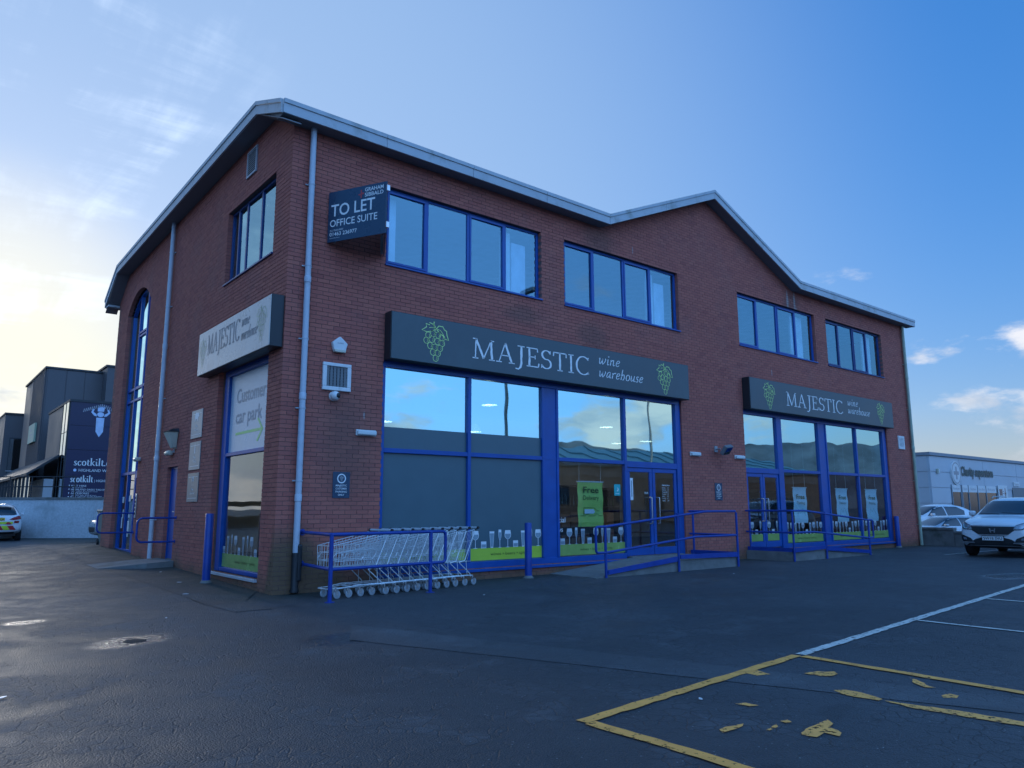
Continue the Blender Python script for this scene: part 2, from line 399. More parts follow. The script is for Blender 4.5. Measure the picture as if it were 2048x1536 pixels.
M_render = mat('roughcast render', (0.47, 0.50, 0.51), 0.95, var=0.14, scale=14, bump=0.5, bscale=30, dirt=(0.33, 0.36, 0.36), dscale=1.2)
M_cladding = mat('dark grey cladding', (0.105, 0.092, 0.092), 0.5, var=0.08, scale=0.6)
M_claddingdark = mat('dark recess cladding', (0.04, 0.042, 0.045), 0.6)
M_banner = mat('indigo banner', (0.026, 0.024, 0.062), 0.4, var=0.04)
M_bannerpale = mat('pale blue print', (0.50, 0.60, 0.76), 0.4)
M_shed = mat('pale grey cladding', (0.50, 0.52, 0.54), 0.5, var=0.05, scale=0.5)
M_shedtrim = mat('shed trim', (0.24, 0.27, 0.30), 0.5)
M_carwhite = mat('white car paint', (0.72, 0.74, 0.75), 0.22, var=0.02, coat=0.6)
M_carsilver = mat('silver car paint', (0.46, 0.49, 0.52), 0.25, metal=0.35, var=0.02, coat=0.6)
M_cardark = mat('dark car paint', (0.03, 0.032, 0.036), 0.2, coat=0.6)
M_carglass = mat('car glass', (0.018, 0.024, 0.028), 0.05, var=0.02, spec=0.9)
M_trim = mat('dark car trim', (0.022, 0.023, 0.025), 0.5)
M_lamp = mat('clear headlamp', (0.32, 0.36, 0.40), 0.08, metal=0.5, var=0.3, scale=14)
M_tail = mat('red tail lamp', (0.26, 0.012, 0.014), 0.12)
M_plate = mat('white number plate', (0.70, 0.70, 0.68), 0.4, var=0.02)
M_plateyellow = mat('yellow number plate', (0.68, 0.44, 0.05), 0.4, var=0.02)
M_ink = mat('black ink', (0.012, 0.012, 0.014), 0.5)
M_chevred = mat('red reflective tape', (0.48, 0.03, 0.03), 0.35)
M_chevyel = mat('yellow reflective tape', (0.55, 0.72, 0.05), 0.35)
M_wallin = mat('plaster', (0.62, 0.63, 0.62), 0.85)
M_floorin = mat('shop floor', (0.10, 0.095, 0.09), 0.5)
M_crate = mat('cardboard wine case', (0.20, 0.13, 0.09), 0.8, var=0.2)
M_bottle = mat('dark bottle', (0.02, 0.035, 0.02), 0.1, spec=0.7)
M_shelf = mat('dark shelf', (0.05, 0.045, 0.042), 0.6)
M_lampon = mat('lit lamp', (0.9, 0.88, 0.8), 0.4, emit=(1.0, 0.86, 0.62), estr=5.0)
M_bannerG = mat('green paper banner', (0.52, 0.70, 0.14), 0.5, var=0.1, scale=5)
M_bannerW = mat('pale paper banner', (0.75, 0.84, 0.84), 0.5, var=0.06)
M_teal = mat('teal sticker', (0.02, 0.42, 0.42), 0.4)
M_binlid = mat('grey green plastic', (0.14, 0.17, 0.15), 0.5)
M_warehouse = mat('buff wall', (0.22, 0.21, 0.20), 0.9)
M_tealroof = mat('teal roof sheet', (0.10, 0.20, 0.23), 0.5)
M_hill = mat('moor hill', (0.20, 0.21, 0.21), 1.0, var=0.4, scale=0.02)
M_galv = mat('galvanised post', (0.36, 0.38, 0.39), 0.5, metal=0.4)
# ------------------------------------------------------------------ lettering
def text_mb(body, h, width=None, align='l', bold=0.0, shear=0.0, z=0.0, mi=0, x=0.0, y=0.0, space=1.0):
    """Sans lettering of capital height h as flat faces in x,y at z."""
    def raw(s):
        cu = bpy.data.curves.new('lettering', 'FONT'); cu.body = s; cu.size = 1.0; cu.fill_mode = 'FRONT'; cu.resolution_u = 3
        cu.offset = bold; cu.shear = shear; cu.space_character = space
        o = bpy.data.objects.new('lettering', cu)
        COL.objects.link(o); me = bpy.data.meshes.new_from_object(o.evaluated_get(bpy.context.evaluated_depsgraph_get()))
        vs = [tuple(v.co) for v in me.vertices]; fs = [tuple(p.vertices) for p in me.polygons]
        bpy.data.objects.remove(o); bpy.data.curves.remove(cu); bpy.data.meshes.remove(me)
        return vs, fs
    if not hasattr(text_mb, 'cap'):
        v0, _ = raw('H'); text_mb.cap = max(v[1] for v in v0) - min(v[1] for v in v0)
    vs, fs = raw(body)
    k = h/text_mb.cap
    x0 = min(v[0] for v in vs); x1 = max(v[0] for v in vs)
    kx = k if width is None else width/(x1-x0)
    w = (x1-x0)*kx
    ox = {'l': 0, 'c': -w/2, 'r': -w}[align]
    m = MB(); m.add([((v[0]-x0)*kx+ox+x, v[1]*k+y, z) for v in vs], fs, mi)
    return m
def ribbon(mb, pts, thick, thin, z, mi=0, rough=0.0, slant=0.0, closed=False):
    """A broad-pen stroke: thick where it runs upright, thin where it runs level."""
    P = [Vector((p[0], p[1])) for p in pts]
    if rough:                                             # fine subdivision for a worn edge
        Q = []
        for a, b in zip(P, P[1:]):
            n = max(1, int((b-a).length/(thick*0.9)))
            Q += [a+(b-a)*i/n for i in range(n)]
        P = Q+[P[-1]]
    L, R = [], []
    k = len(P)
    for i, p in enumerate(P):
        a = P[(i-1) % k] if (i or closed) else p
        b = P[(i+1) % k] if (i < k-1 or closed) else p
        t = (b-a).normalized()
        w = (thin+(thick-thin)*abs(t.y)**1.3)/2
        n = Vector((-t.y, t.x))
        ra, rb = (1+random.uniform(-rough, rough), 1+random.uniform(-rough, rough)) if rough else (1, 1)
        L.append(p+n*w*ra); R.append(p-n*w*rb)
    vs = [(q.x+slant*q.y, q.y, z) for q in L+R]
    fs = [(i, k+i, k+(i+1) % k, (i+1) % k) for i in range(k if closed else k-1)]
    mb.add(vs, fs, mi)
def arc(cx, cy, rx, ry, a0, a1, n=14):
    return [(cx+rx*math.cos(math.radians(a0+(a1-a0)*i/n)), cy+ry*math.sin(math.radians(a0+(a1-a0)*i/n))) for i in range(n+1)]
# serif alphabet: advance, strokes as (points, weight)
SER = {
 'M': (1.12, [([(.16,.02),(.19,.98)],.55), ([(.19,.98),(.55,.04)],1), ([(.55,.04),(.90,.98)],.5), ([(.90,.98),(.95,.02)],1), ([(.03,.02),(.30,.02)],1), ([(.80,.02),(1.09,.02)],1), ([(.04,.98),(.22,.98)],1), ([(.88,.98),(1.05,.98)],1)]),
 'A': (.90, [([(.14,.02),(.45,1.0)],.5), ([(.44,1.0),(.77,.02)],1), ([(.24,.36),(.64,.36)],1), ([(.0,.02),(.28,.02)],1), ([(.62,.02),(.92,.02)],1)]),
 'J': (.52, [([(.33,.98),(.33,.1),(.29,-.10),(.18,-.22),(.03,-.20)],1), ([(.14,.98),(.50,.98)],1)]),
 'E': (.74, [([(.20,.02),(.20,.98)],1), ([(.05,.98),(.62,.98)],1.1), ([(.62,.98),(.63,.80)],.6), ([(.20,.52),(.50,.52)],1), ([(.50,.62),(.50,.42)],.5), ([(.05,.02),(.66,.02)],1.1), ([(.66,.02),(.70,.22)],.6)]),
 'S': (.66, [(arc(.33,.74,.22,.24,35,270,12)+arc(.33,.27,.25,.25,90,-145,12)[1:],1), ([(.53,.80),(.55,.98)],.5), ([(.09,.22),(.07,.02)],.5)]),
 'T': (.78, [([(.39,.02),(.39,.98)],1), ([(.04,.97),(.74,.97)],1.2), ([(.05,.98),(.03,.76)],.6), ([(.73,.98),(.75,.76)],.6), ([(.24,.02),(.54,.02)],1)]),
 'I': (.42, [([(.21,.02),(.21,.98)],1), ([(.06,.98),(.36,.98)],1), ([(.06,.02),(.36,.02)],1)]),
 'C': (.84, [(arc(.48,.5,.40,.5,48,318,22),1), ([(.75,.82),(.77,.98)],.6), ([(.76,.18),(.79,.06)],.6)]),
 'w': (.72, [([(.04,.42),(.10,.47),(.15,.05),(.20,.0),(.32,.22),(.36,.46)],.8), ([(.36,.46),(.38,.06),(.44,.0),(.58,.2),(.62,.40),(.57,.47)],.8)]),
 'i': (.28, [([(.04,.38),(.11,.47),(.12,.05),(.17,.0),(.25,.08)],.9), ([(.115,.62),(.116,.70)],1.1)]),
 'n': (.52, [([(.03,.40),(.09,.47),(.10,.0)],.9), ([(.10,.25),(.22,.44),(.32,.45),(.34,.06),(.39,.0),(.47,.08)],.9)]),
 'e': (.44, [([(.07,.22),(.28,.27),(.36,.38),(.28,.48),(.15,.43),(.07,.25),(.08,.08),(.19,.0),(.36,.10)],.85)]),
 'a': (.50, [([(.36,.42),(.24,.48),(.10,.35),(.06,.12),(.14,.0),(.26,.10),(.36,.44),(.36,.06),(.40,.0),(.47,.07)],.85)]),
 'r': (.40, [([(.03,.40),(.09,.47),(.10,.0)],.9), ([(.10,.25),(.22,.44),(.34,.46),(.36,.40)],.9)]),
 'h': (.50, [([(.05,.80),(.11,.84),(.10,.0)],.9), ([(.10,.25),(.22,.44),(.32,.42),(.38,.2),(.32,.02),(.22,.01)],.9)]),
 'o': (.46, [(arc(.22,.235,.165,.235,90,-270,16),.9)]),
 'u': (.52, [([(.04,.40),(.09,.47),(.09,.10),(.15,.0),(.26,.08),(.36,.30)],.9), ([(.37,.47),(.37,.06),(.41,.0),(.49,.08)],.9)]),
 's': (.36, [([(.30,.40),(.20,.47),(.09,.40),(.12,.29),(.26,.18),(.27,.06),(.17,.0),(.04,.06)],.9)]),
 'c': (.42, [([(.36,.38),(.24,.47),(.10,.38),(.06,.2),(.13,.03),(.24,0),(.37,.09)],.9)]),
 't': (.32, [([(.14,.62),(.13,.08),(.19,.0),(.29,.06)],.9), ([(.03,.45),(.28,.45)],1)]),
 'k': (.52, [([(.04,.78),(.12,.82),(.12,.0)],.9), ([(.40,.46),(.14,.22)],.6), ([(.20,.28),(.44,.0)],1), ([(.04,.01),(.20,.01)],.9), ([(.32,.46),(.48,.46)],.9), ([(.36,.01),(.52,.01)],.9)]),
 'l': (.26, [([(.04,.78),(.12,.82),(.12,.0)],.9), ([(.04,.01),(.21,.01)],.9)]),
 '.': (.20, [([(.07,.0),(.07,.09)],1.2)]), ' ': (.30, []),
}
def serif(mb, body, x, y, h, z, thick=.13, thin=.045, mi=0, rough=0.0, slant=0.0, track=.0, width=None):
    tot = sum(SER[c][0]+track for c in body)
    kx = h if width is None else width/tot
    cx = 0.0
    for c in body:
        adv, st = SER[c]
        for pts, w in st:
            q = [((cx+p[0])*kx, p[1]*h) for p in pts]
            b = MB(); ribbon(b, q, thick*h*w, max(thin*h*min(w,1.4), .02*h), z, mi, rough, slant)
            mb.add([(v[0]+x, v[1]+y, v[2]) for v in b.v], b.f, mi)
        cx += adv+track
def grapes(mb, cx, cy, s, z, mi=0):
    """Line-drawn bunch of grapes with two leaves; s is the overall height."""
    def rb(pts, w=.022, closed=False): ribbon(mb, [(cx+p[0]*s, cy+p[1]*s) for p in pts], w*s, w*s*.75, z, mi, closed=closed)
    rb([(-.03,.49),(-.05,.42),(.0,.36),(.02,.28)], .03)
    rb([(.01,.31),(-.06,.42),(-.17,.45),(-.16,.39),(-.27,.41),(-.25,.33),(-.38,.24),(-.25,.21),(-.12,.24),(.0,.30)], .026)
    rb([(.01,.33),(-.1,.34),(-.18,.32)], .016)
    rb([(.02,.31),(.10,.40),(.22,.40),(.26,.33),(.33,.30),(.34,.20),(.39,.08),(.28,.10),(.23,.17),(.13,.22),(.05,.30)], .026)
    rb([(.04,.32),(.15,.30),(.24,.20)], .016)
    spots = [(-.20,.13),(-.06,.19),(.08,.17),(.20,.12), (-.25,.0),(-.10,.04),(.06,.01),(.20,-.02), (-.14,-.12),(0,-.14),(.14,-.15), (-.06,-.27),(.08,-.28), (.02,-.41)]
    for (gx, gy) in spots:
        r = .076
        rb([(gx+r*math.cos(a*PI/7), gy+r*math.sin(a*PI/7)*1.02) for a in range(14)], .016, True)
        rb([(gx+r*.5*math.cos(math.radians(a)), gy+r*.5*math.sin(math.radians(a))) for a in (60, 20, -20, -70)], .010)

# ------------------------------------------------------------------ ground
def gz(x, y):
    if x > 24.43: return -.22
    if y <= 0: return 0.0
    def ss(t): t = max(0, min(1, t)); return t*t*(3-2*t)
    s = 0.35 + 0.65*ss((x+3.2)/3.0)
    h = 0.0225*min(y, 13.3)*s
    if y > 13.3:
        h = h + (0.15-h)*ss((y-13.3)/8)
    return h
def grid_mesh(xs, ys, zf):
    mb = MB(); n = len(xs)
    mb.add([(x, y, zf(x, y)) for y in ys for x in xs], [(j*n+i, j*n+i+1, (j+1)*n+i+1, (j+1)*n+i) for j in range(len(ys)-1) for i in range(n-1)])
    return mb
def asphalt_mat(name, base, speck=0.5, wet=True, crack=0.6):
    m = bpy.data.materials.new(name); m.use_nodes = True
    t = m.node_tree; b = t.nodes['Principled BSDF']
    g = N(t, 'ShaderNodeNewGeometry'); P = g.outputs['Position']; sp = N(t, 'ShaderNodeSeparateXYZ'); LK(t, P, sp.inputs[0])
    def noise(sc, det=5, ro=.55, dist=0):
        n = N(t, 'ShaderNodeTexNoise'); n.inputs['Scale'].default_value = sc; n.inputs['Detail'].default_value = det; n.inputs['Roughness'].default_value = ro; n.inputs['Distortion'].default_value = dist
        LK(t, P, n.inputs['Vector']); return n.outputs[0]
    big, mid, fine = noise(.22, 5, .6, .4), noise(1.3, 8, .66, .6), noise(55, 3, .6)
    c = mixc(t, maprange(t, big, .35, .68), tuple(x*.80 for x in base), tuple(x*1.32 for x in base))
    c = mixc(t, maprange(t, mid, .50, .68, 0, .75), c, tuple(x*1.9 for x in base))
    c = mixc(t, maprange(t, mid, .47, .32, 0, .8), c, tuple(x*.45 for x in base))
    v = N(t, 'ShaderNodeTexVoronoi'); v.inputs['Scale'].default_value = 90; LK(t, P, v.inputs['Vector'])
    c = mixc(t, maprange(t, v.outputs['Distance'], .42, .18, 0, speck), c, tuple(x*1.9 for x in base))
    v2 = N(t, 'ShaderNodeTexVoronoi'); v2.inputs['Scale'].default_value = 26; LK(t, P, v2.inputs['Vector'])
    chip = maprange(t, v2.outputs['Distance'], .16, .11)
    sel = N(t, 'ShaderNodeSeparateColor'); LK(t, v2.outputs['Color'], sel.inputs[0])
    chip = math_n(t, 'MULTIPLY', chip, maprange(t, sel.outputs[0], .84, .86))
    c = mixc(t, chip, c, (.26, .26, .25))
    # hairline crazing where the top coat has gone
    v3 = N(t, 'ShaderNodeTexVoronoi', feature='DISTANCE_TO_EDGE'); v3.inputs['Scale'].default_value = 8; 
    wv = N(t, 'ShaderNodeVectorMath', operation='MULTIPLY_ADD'); LK(t, P, wv.inputs[0]); wv.inputs[1].default_value = (1,1,1)
    nn = N(t, 'ShaderNodeTexNoise'); nn.inputs['Scale'].default_value = 6; LK(t, P, nn.inputs['Vector']); sc_ = N(t, 'ShaderNodeVectorMath', operation='SCALE'); LK(t, nn.outputs['Color'], sc_.inputs[0]); sc_.inputs['Scale'].default_value = .12
    LK(t, sc_.outputs[0], wv.inputs[2]); LK(t, wv.outputs[0], v3.inputs['Vector'])
    cr = math_n(t, 'MULTIPLY', maprange(t, v3.outputs['Distance'], .07, .0), maprange(t, mid, .42, .56))
    c = mixc(t, math_n(t, 'MULTIPLY', cr, crack), c, tuple(x*.35 for x in base))
    # moss and silt along the foot of the walls
    n5 = noise(2.2, 6, .6)
    df = math_n(t, 'ADD', math_n(t, 'MULTIPLY', sp.outputs[1], -1), math_n(t, 'MULTIPLY', n5, 1.1))   # distance in front of the front wall
    dl = math_n(t, 'ADD', math_n(t, 'MULTIPLY', sp.outputs[0], -1), math_n(t, 'MULTIPLY', n5, 1.1))
    inx = math_n(t, 'MULTIPLY', maprange(t, sp.outputs[0], -.9, -.3), maprange(t, sp.outputs[0], 26, 24))
    iny = math_n(t, 'MULTIPLY', maprange(t, sp.outputs[1], -.9, -.3), maprange(t, sp.outputs[1], 16, 13))
    edge = math_n(t, 'MAXIMUM', math_n(t, 'MULTIPLY', maprange(t, df, 1.75, .75), inx), math_n(t, 'MULTIPLY', maprange(t, dl, 1.75, .75), iny))
    c = mixc(t, math_n(t, 'MULTIPLY', edge, .62), c, (.028, .033, .020))
    LK(t, c, b.inputs['Base Color'])
    r = maprange(t, mid, .3, .7, .52, .80, 'LINEAR')
    if wet:
        def spot(cx, cy, ax, ay, ang, lo=1.0, hi=.45):
            mp_ = N(t, 'ShaderNodeMapping', vector_type='TEXTURE'); LK(t, P, mp_.inputs[0]); mp_.inputs['Location'].default_value = (cx, cy, 0)
            mp_.inputs['Rotation'].default_value = (0, 0, ang); mp_.inputs['Scale'].default_value = (ax, ay, 1)
            s2 = N(t, 'ShaderNodeSeparateXYZ'); LK(t, mp_.outputs[0], s2.inputs[0])
            d = math_n(t, 'SQRT', math_n(t, 'ADD', math_n(t, 'MULTIPLY', s2.outputs[0], s2.outputs[0]), math_n(t, 'MULTIPLY', s2.outputs[1], s2.outputs[1])))
            d = math_n(t, 'ADD', d, math_n(t, 'MULTIPLY', math_n(t, 'SUBTRACT', mid, .5), .9))
            return maprange(t, d, lo, hi)
        w = spot(-2.72, -3.13, .62, .38, .68)
        for a in ((-3.45, -.85, .30, .22, .6), (12.5, -6.4, 1.2, .5, .1), (-.9, -4.4, .9, .5, .6, 1.0, .2)):
            w = math_n(t, 'MAXIMUM', w, spot(*a))
        r = math_n(t, 'SUBTRACT', r, math_n(t, 'MULTIPLY', w, .50))
        b.inputs['Specular IOR Level'].default_value = .5
    LK(t, r, b.inputs['Roughness'])
    bp = N(t, 'ShaderNodeBump'); bp.inputs['Strength'].default_value = .9; bp.inputs['Distance'].default_value = .010
    hh = math_n(t, 'ADD', fine, math_n(t, 'MULTIPLY', v.outputs['Distance'], -.8)); hh = math_n(t, 'ADD', hh, math_n(t, 'MULTIPLY', mid, 1.4))
    hh = math_n(t, 'SUBTRACT', hh, math_n(t, 'MULTIPLY', cr, .8))
    LK(t, hh, bp.inputs['Height']); LK(t, bp.outputs[0], b.inputs['Normal'])
    return m
M_asph = asphalt_mat('worn asphalt', (.048, .049, .051))
M_patch = asphalt_mat('reinstated asphalt', (.062, .063, .064), speck=.7, wet=False, crack=.1)
M_edge = asphalt_mat('rough tarmac strip', (.045, .046, .046), speck=.6, wet=False, crack=.15)
xs = [-900,-300,-120,-60,-30,-16,-10,-7,-5,-4] + [-3.6+.2*i for i in range(19)] + [0,2,5,10,15,20,24.2,24.42,24.45,25,30,40,60,100,200,500,1200]
ys = [-900,-300,-120,-60,-30,-20,-14,-10,-7,-5,-3,-1.5,0] + [1+i for i in range(23)] + [24.5,26,30,40,60,100,200,500,1200]
o = grid_mesh(xs, ys, gz).build('ground', M_asph, fixn=False); tag(o, kind='structure')

def sheet(name, outline, m, dz, seg=.35, jag=.0, kind='structure', n=None):
    """Flat sheet laid dz above the ground, edges broken up by jag."""
    pts = []
    for i, a in enumerate(outline):
        b = outline[(i+1) % len(outline)]; L = math.dist(a, b); k = max(1, int(L/seg))
        for j in range(k):
            q = (a[0]+(b[0]-a[0])*j/k, a[1]+(b[1]-a[1])*j/k)
            jg = jag if (j or jag == 0) else jag*.3
            pts.append((q[0]+random.uniform(-jg, jg), q[1]+random.uniform(-jg, jg)))
    mb = MB(); mb.add([(x, y, gz(x, y)+dz) for x, y in pts], [tuple(range(len(pts)))])
    me = mb.mesh(name, m); bm = bmesh.new(); bm.from_mesh(me); bmesh.ops.triangulate(bm, faces=bm.faces)
    for f in bm.faces:
        if f.normal.z < 0: f.normal_flip()
    bm.to_mesh(me); bm.free()
    o = link(name, me); tag(o, kind=kind); return o
sheet('tarmac_patch', [(-.46,-3.61),(-.94,-4.55),(.41,-8.03),(2.34,-13.0),(2.67,-13.0),(.89,-7.66)], M_patch, .004, jag=.012)
# strips of rougher tarmac round the foot of the building
def strip_left():
    mb = MB(); k = 16
    for i in range(k+1):
        y = -1.6+ (16.0+1.6)*i/k
        x = -1.15 - .012*i + random.uniform(-.03, .03)
        mb.v += [(x, y, gz(x, y)+.005), (-.02 if y > 0 else -.6, y, gz(-.3, y)+.006)]
    for i in range(k): mb.f.append((2*i, 2*i+1, 2*i+3, 2*i+2)); mb.m.append(0)
    o = mb.build('edge_strip', M_edge); tag(o, kind='structure')
strip_left()

def paint_mat(name, col, lo, hi, sc=9):
    m = mat(name, col, .7, var=.14, scale=6, bump=.2, bscale=70)
    t = m.node_tree; b = t.nodes['Principled BSDF']; o = [n for n in t.nodes if n.type == 'OUTPUT_MATERIAL'][0]
    g = N(t, 'ShaderNodeNewGeometry'); n = N(t, 'ShaderNodeTexNoise'); n.inputs['Scale'].default_value = sc; n.inputs['Detail'].default_value = 9; n.inputs['Roughness'].default_value = .72
    LK(t, g.outputs['Position'], n.inputs['Vector'])
    tr = N(t, 'ShaderNodeBsdfTransparent'); mx = N(t, 'ShaderNodeMixShader')
    LK(t, maprange(t, n.outputs[0], lo, hi), mx.inputs[0]); LK(t, tr.outputs[0], mx.inputs[1]); LK(t, b.outputs[0], mx.inputs[2]); LK(t, mx.outputs[0], o.inputs[0])
    return m
M_yel = paint_mat('worn yellow road paint', (.90, .37, .07), .36, .44, 17)
M_yelworn = paint_mat('flaked yellow road paint', (.90, .38, .08), .40, .47, 24)
M_whi = paint_mat('worn white road paint', (.62, .58, .50), .38, .46, 17)
def line(name, a, b, w, m, dz=.0085, jag=.009):
    a, b = Vector((*a, 0)), Vector((*b, 0)); d = (b-a).normalized(); n = Vector((-d.y, d.x, 0))*w/2
    return sheet(name, [tuple((a+n)[:2]), tuple((b+n)[:2]), tuple((b-n)[:2]), tuple((a-n)[:2])], m, dz, .12, jag)
line('yellow_line', (-1.22,-8.32), (1.86,-8.03), .10, M_yel)
line('yellow_line', (-1.19,-8.37), (-1.10,-13.4), .10, M_yel, .0086)
line('yellow_line', (1.87,-8.09), (1.78,-13.4), .10, M_yel, .0086)
line('white_line', (1.93,-8.03), (22.5,-6.1), .10, M_whi)
line('white_line', (5.0,-7.80), (4.95,-12.6), .07, M_whi, .0086)
line('white_line', (8.05,-7.52), (8.0,-12.4), .07, M_whi, .0086)
line('white_line', (11.1,-7.23), (11.0,-12.2), .07, M_whi, .0086)
line('white_line', (14.2,-6.93), (14.1,-12.0), .07, M_whi, .0086)
line('white_line', (18.75,-2.80), (23.4,-3.0), .08, M_whi)
def blob(cx, cy, rx, ry, ang, n=11):
    p = []
    for i in range(n):
        a = 2*PI*i/n; r = random.uniform(.65, 1.15)
        x, y = rx*r*math.cos(a), ry*r*math.sin(a)
        p.append((cx+x*math.cos(ang)-y*math.sin(ang), cy+x*math.sin(ang)+y*math.cos(ang)))
    return p
# what is left of the old yellow symbols and of the middle line
for q in ([(-.35,-9.35),(-.2,-9.32),(-.06,-9.31),(.05,-9.31),(-.01,-9.38),(-.11,-9.41),(-.16,-9.51),(-.24,-9.54),(-.24,-9.44),(-.36,-9.46),(-.39,-9.38)],
          [(-.68,-8.99),(-.6,-8.98),(-.45,-9.01),(-.5,-9.04),(-.6,-9.05),(-.72,-9.04)], [(-.22,-9.13),(-.15,-9.14),(-.18,-9.19),(-.23,-9.18)], [(-.47,-9.18),(-.3,-9.15),(-.34,-9.19),(-.46,-9.2)],
          [(.84,-8.93),(.92,-8.98),(.93,-9.09),(.89,-9.22),(.85,-9.29),(.79,-9.29),(.77,-9.17),(.77,-9.05)],
          [(.82,-9.31),(.84,-9.41),(.92,-9.71),(.96,-10.0),(1.0,-11.2),(1.02,-13.2),(.90,-13.2),(.88,-11.2),(.86,-10.2),(.82,-9.93),(.77,-9.54)],
          [(1.21,-8.48),(1.37,-8.51),(1.39,-8.56),(1.47,-8.6),(1.4,-8.67),(1.31,-8.68),(1.22,-8.63)], [(1.28,-9.52),(1.39,-9.53),(1.38,-9.6),(1.29,-9.62),(1.23,-9.55)],
          [(1.71,-9.11),(1.68,-9.18),(1.52,-9.34),(1.51,-9.39),(1.46,-9.33),(1.54,-9.22)], [(.84,-8.1),(1.03,-8.13),(.96,-8.32),(.83,-8.28)], [(-.07,-8.69),(.01,-8.72),(.02,-8.82),(-.05,-8.79)]):
    sheet('yellow_paint_patch', q, M_yelworn, .0066, .05, .008)
# a fallen leaf's worth of litter
for (x, y, r, lb) in [(-.15,-8.45,.03,'pale scrap of litter inside the yellow painted bay'), (-1.05,.9,.05,'pale scrap of litter level with the side shop window'), (-.7,2.6,.05,'pale scrap of litter beside the tall blue bollard'), (-2.0,-1.6,.02,'tiny pale scrap of litter on the lane left of the brick corner'), (-4.05,-5.15,.05,'white flake of litter near the left edge of the tarmac'), (2.6,-2.2,.03,'small pale scrap of litter in front of the trolleys'), (8.9,-2.5,.04,'pale scrap of litter in front of the near ramp railing'), (-.5,4.6,.05,'pale scrap of litter by the short door ramp')]:
    mb = MB(); mb.poly(blob(x, y, r, r*.45, random.uniform(0, 3), 6), gz(x, y)+.007, gz(x, y)+.011)
    o = mb.build('litter_scrap', M_white); tag(o, lb, 'litter', 'scraps of litter on the tarmac')
# ------------------------------------------------------------------ the brick building
BX, BY = 23.9, 13.35                       # length of the front, depth of the left side
B = thing('brick_building', 'red brick two-storey shop building with a gabled front and blue window frames', 'building')
# openings: (u0, u1, z0, z1) on each wall
UP = [(1.91,5.83), (6.54,10.65), (13.33,17.56), (18.27,22.14)]
ZS, ZH = 5.94, 7.50
F_open = [(a, b, ZS, ZH) for a, b in UP] + [(1.92,10.58,.20,4.10), (13.32,21.97,.20,4.10)]
ARU, ARR, ARS, ARC = (9.49+12.11)/2, 1.835, 7.07, 7.07-1.285
L_open = [(.72,3.31,ZS,ZH), (.65,3.30,.20,4.10), (5.78,6.60,.22,2.34), (9.49,12.11,.22,ARS)]
CH, BH, BL, JT = .075, .0655, .2150, .0100
z = -.15
zz = []
k = 0
while -.15+k*CH < 10.2: zz.append(-.15+k*CH); k += 1
for z in zz:                               # the segmental arch, one course at a time
    zm = z+CH/2
    if ARS-.001 < zm < ARC+ARR+.02:
        hw = math.sqrt(max(0, (ARR+.05)**2-(zm-ARC)**2)); hw = min(hw, 1.31+.03)
        if hw > .1: L_open.append((ARU-hw, ARU+hw, max(z, ARS), z+CH))
def topF(u):                               # underside of the front fascia
    P = [(-1, 8.10), (7.75, 8.06), (12.02, 9.86), (16.28, 8.05), (30, 8.07)]
    for (a, za), (b, zb) in zip(P, P[1:]):
        if a <= u <= b: return za+(zb-za)*(u-a)/(b-a)
def topL(u):
    P = [(-1, 8.10), (-.02, 8.12), (.95, 8.60), (12.35, 8.40), (13.5, 7.62), (30, 7.6)]
    for (a, za), (b, zb) in zip(P, P[1:]):
        if a <= u <= b: return za+(zb-za)*(u-a)/(b-a)
def cut(u0, u1, zm, openings):
    """pieces of the course u0..u1 left after the openings; each end says whether it faces an opening"""
    segs = [(u0, u1, False, False)]
    for a, b, c, d in openings:
        if not (c < zm < d): continue
        new = []
        for s in segs:
            if s[1] <= a or s[0] >= b: new.append(s); continue
            if s[0] < a: new.append((s[0], a, s[2], True))
            if s[1] > b: new.append((b, s[1], True, s[3]))
        segs = new
    return segs
full, odd = [], []                         # (wall, u0, u1, z, z1, deepL)
for wall, ulen, ops, top in (('F', BX, F_open, topF), ('L', BY, L_open, topL)):
    for ci, z in enumerate(zz):
        z1 = z+BH
        zm = z+BH/2
        off = 0.0 if (ci % 2 == 0) == (wall == 'F') else .1125      # quoins lap alternately
        for (s0, s1, o0, o1) in cut(off, ulen, zm, ops):
            zc = z1
            i0 = int((s0-off)/(BL+JT))-1
            u = off+i0*(BL+JT)
            while u < s1:
                a, b = max(u, s0), min(u+BL, s1)
                u += BL+JT
                if b-a < .02: continue
                if max(top(a), top(b)) < z-.02: continue
                dl = (o0 and a <= s0+1e-6) or (o1 and b >= s1-1e-6) or (a < .001)   # shows its end: full depth
                lift = random.uniform(-.0022, .0022)
                if b-a > BL-.002 and not dl: full.append((wall, a, z, lift))
                else: odd.append((wall, a, b, z, z1, .1025 if dl else .02, lift))
def toW(wall, u, d, z): return (u, -d, z) if wall == 'F' else (-d, u, z)
cpos = cam.matrix_world.translation
def size_in_view(r):
    p = Vector(toW(r[0], r[1]+BL/2, 0, r[2]+BH/2)); d = p-cpos
    n = Vector((0,-1,0)) if r[0] == 'F' else Vector((-1,0,0))
    hidden = (r[0] == 'F' and .16 < r[1] < .46) or r[2] < .05 or (r[0] == 'F' and .60 < r[1] < 1.27 and 3.35 < r[2] < 3.95) or (r[0] == 'F' and r[2] < 1.1 and r[1] > .2)
    return 0 if hidden else -d.normalized().dot(n)/d.length_squared
full.sort(key=size_in_view, reverse=True)
single, rest = full[:300], full[300:]
walls = {}
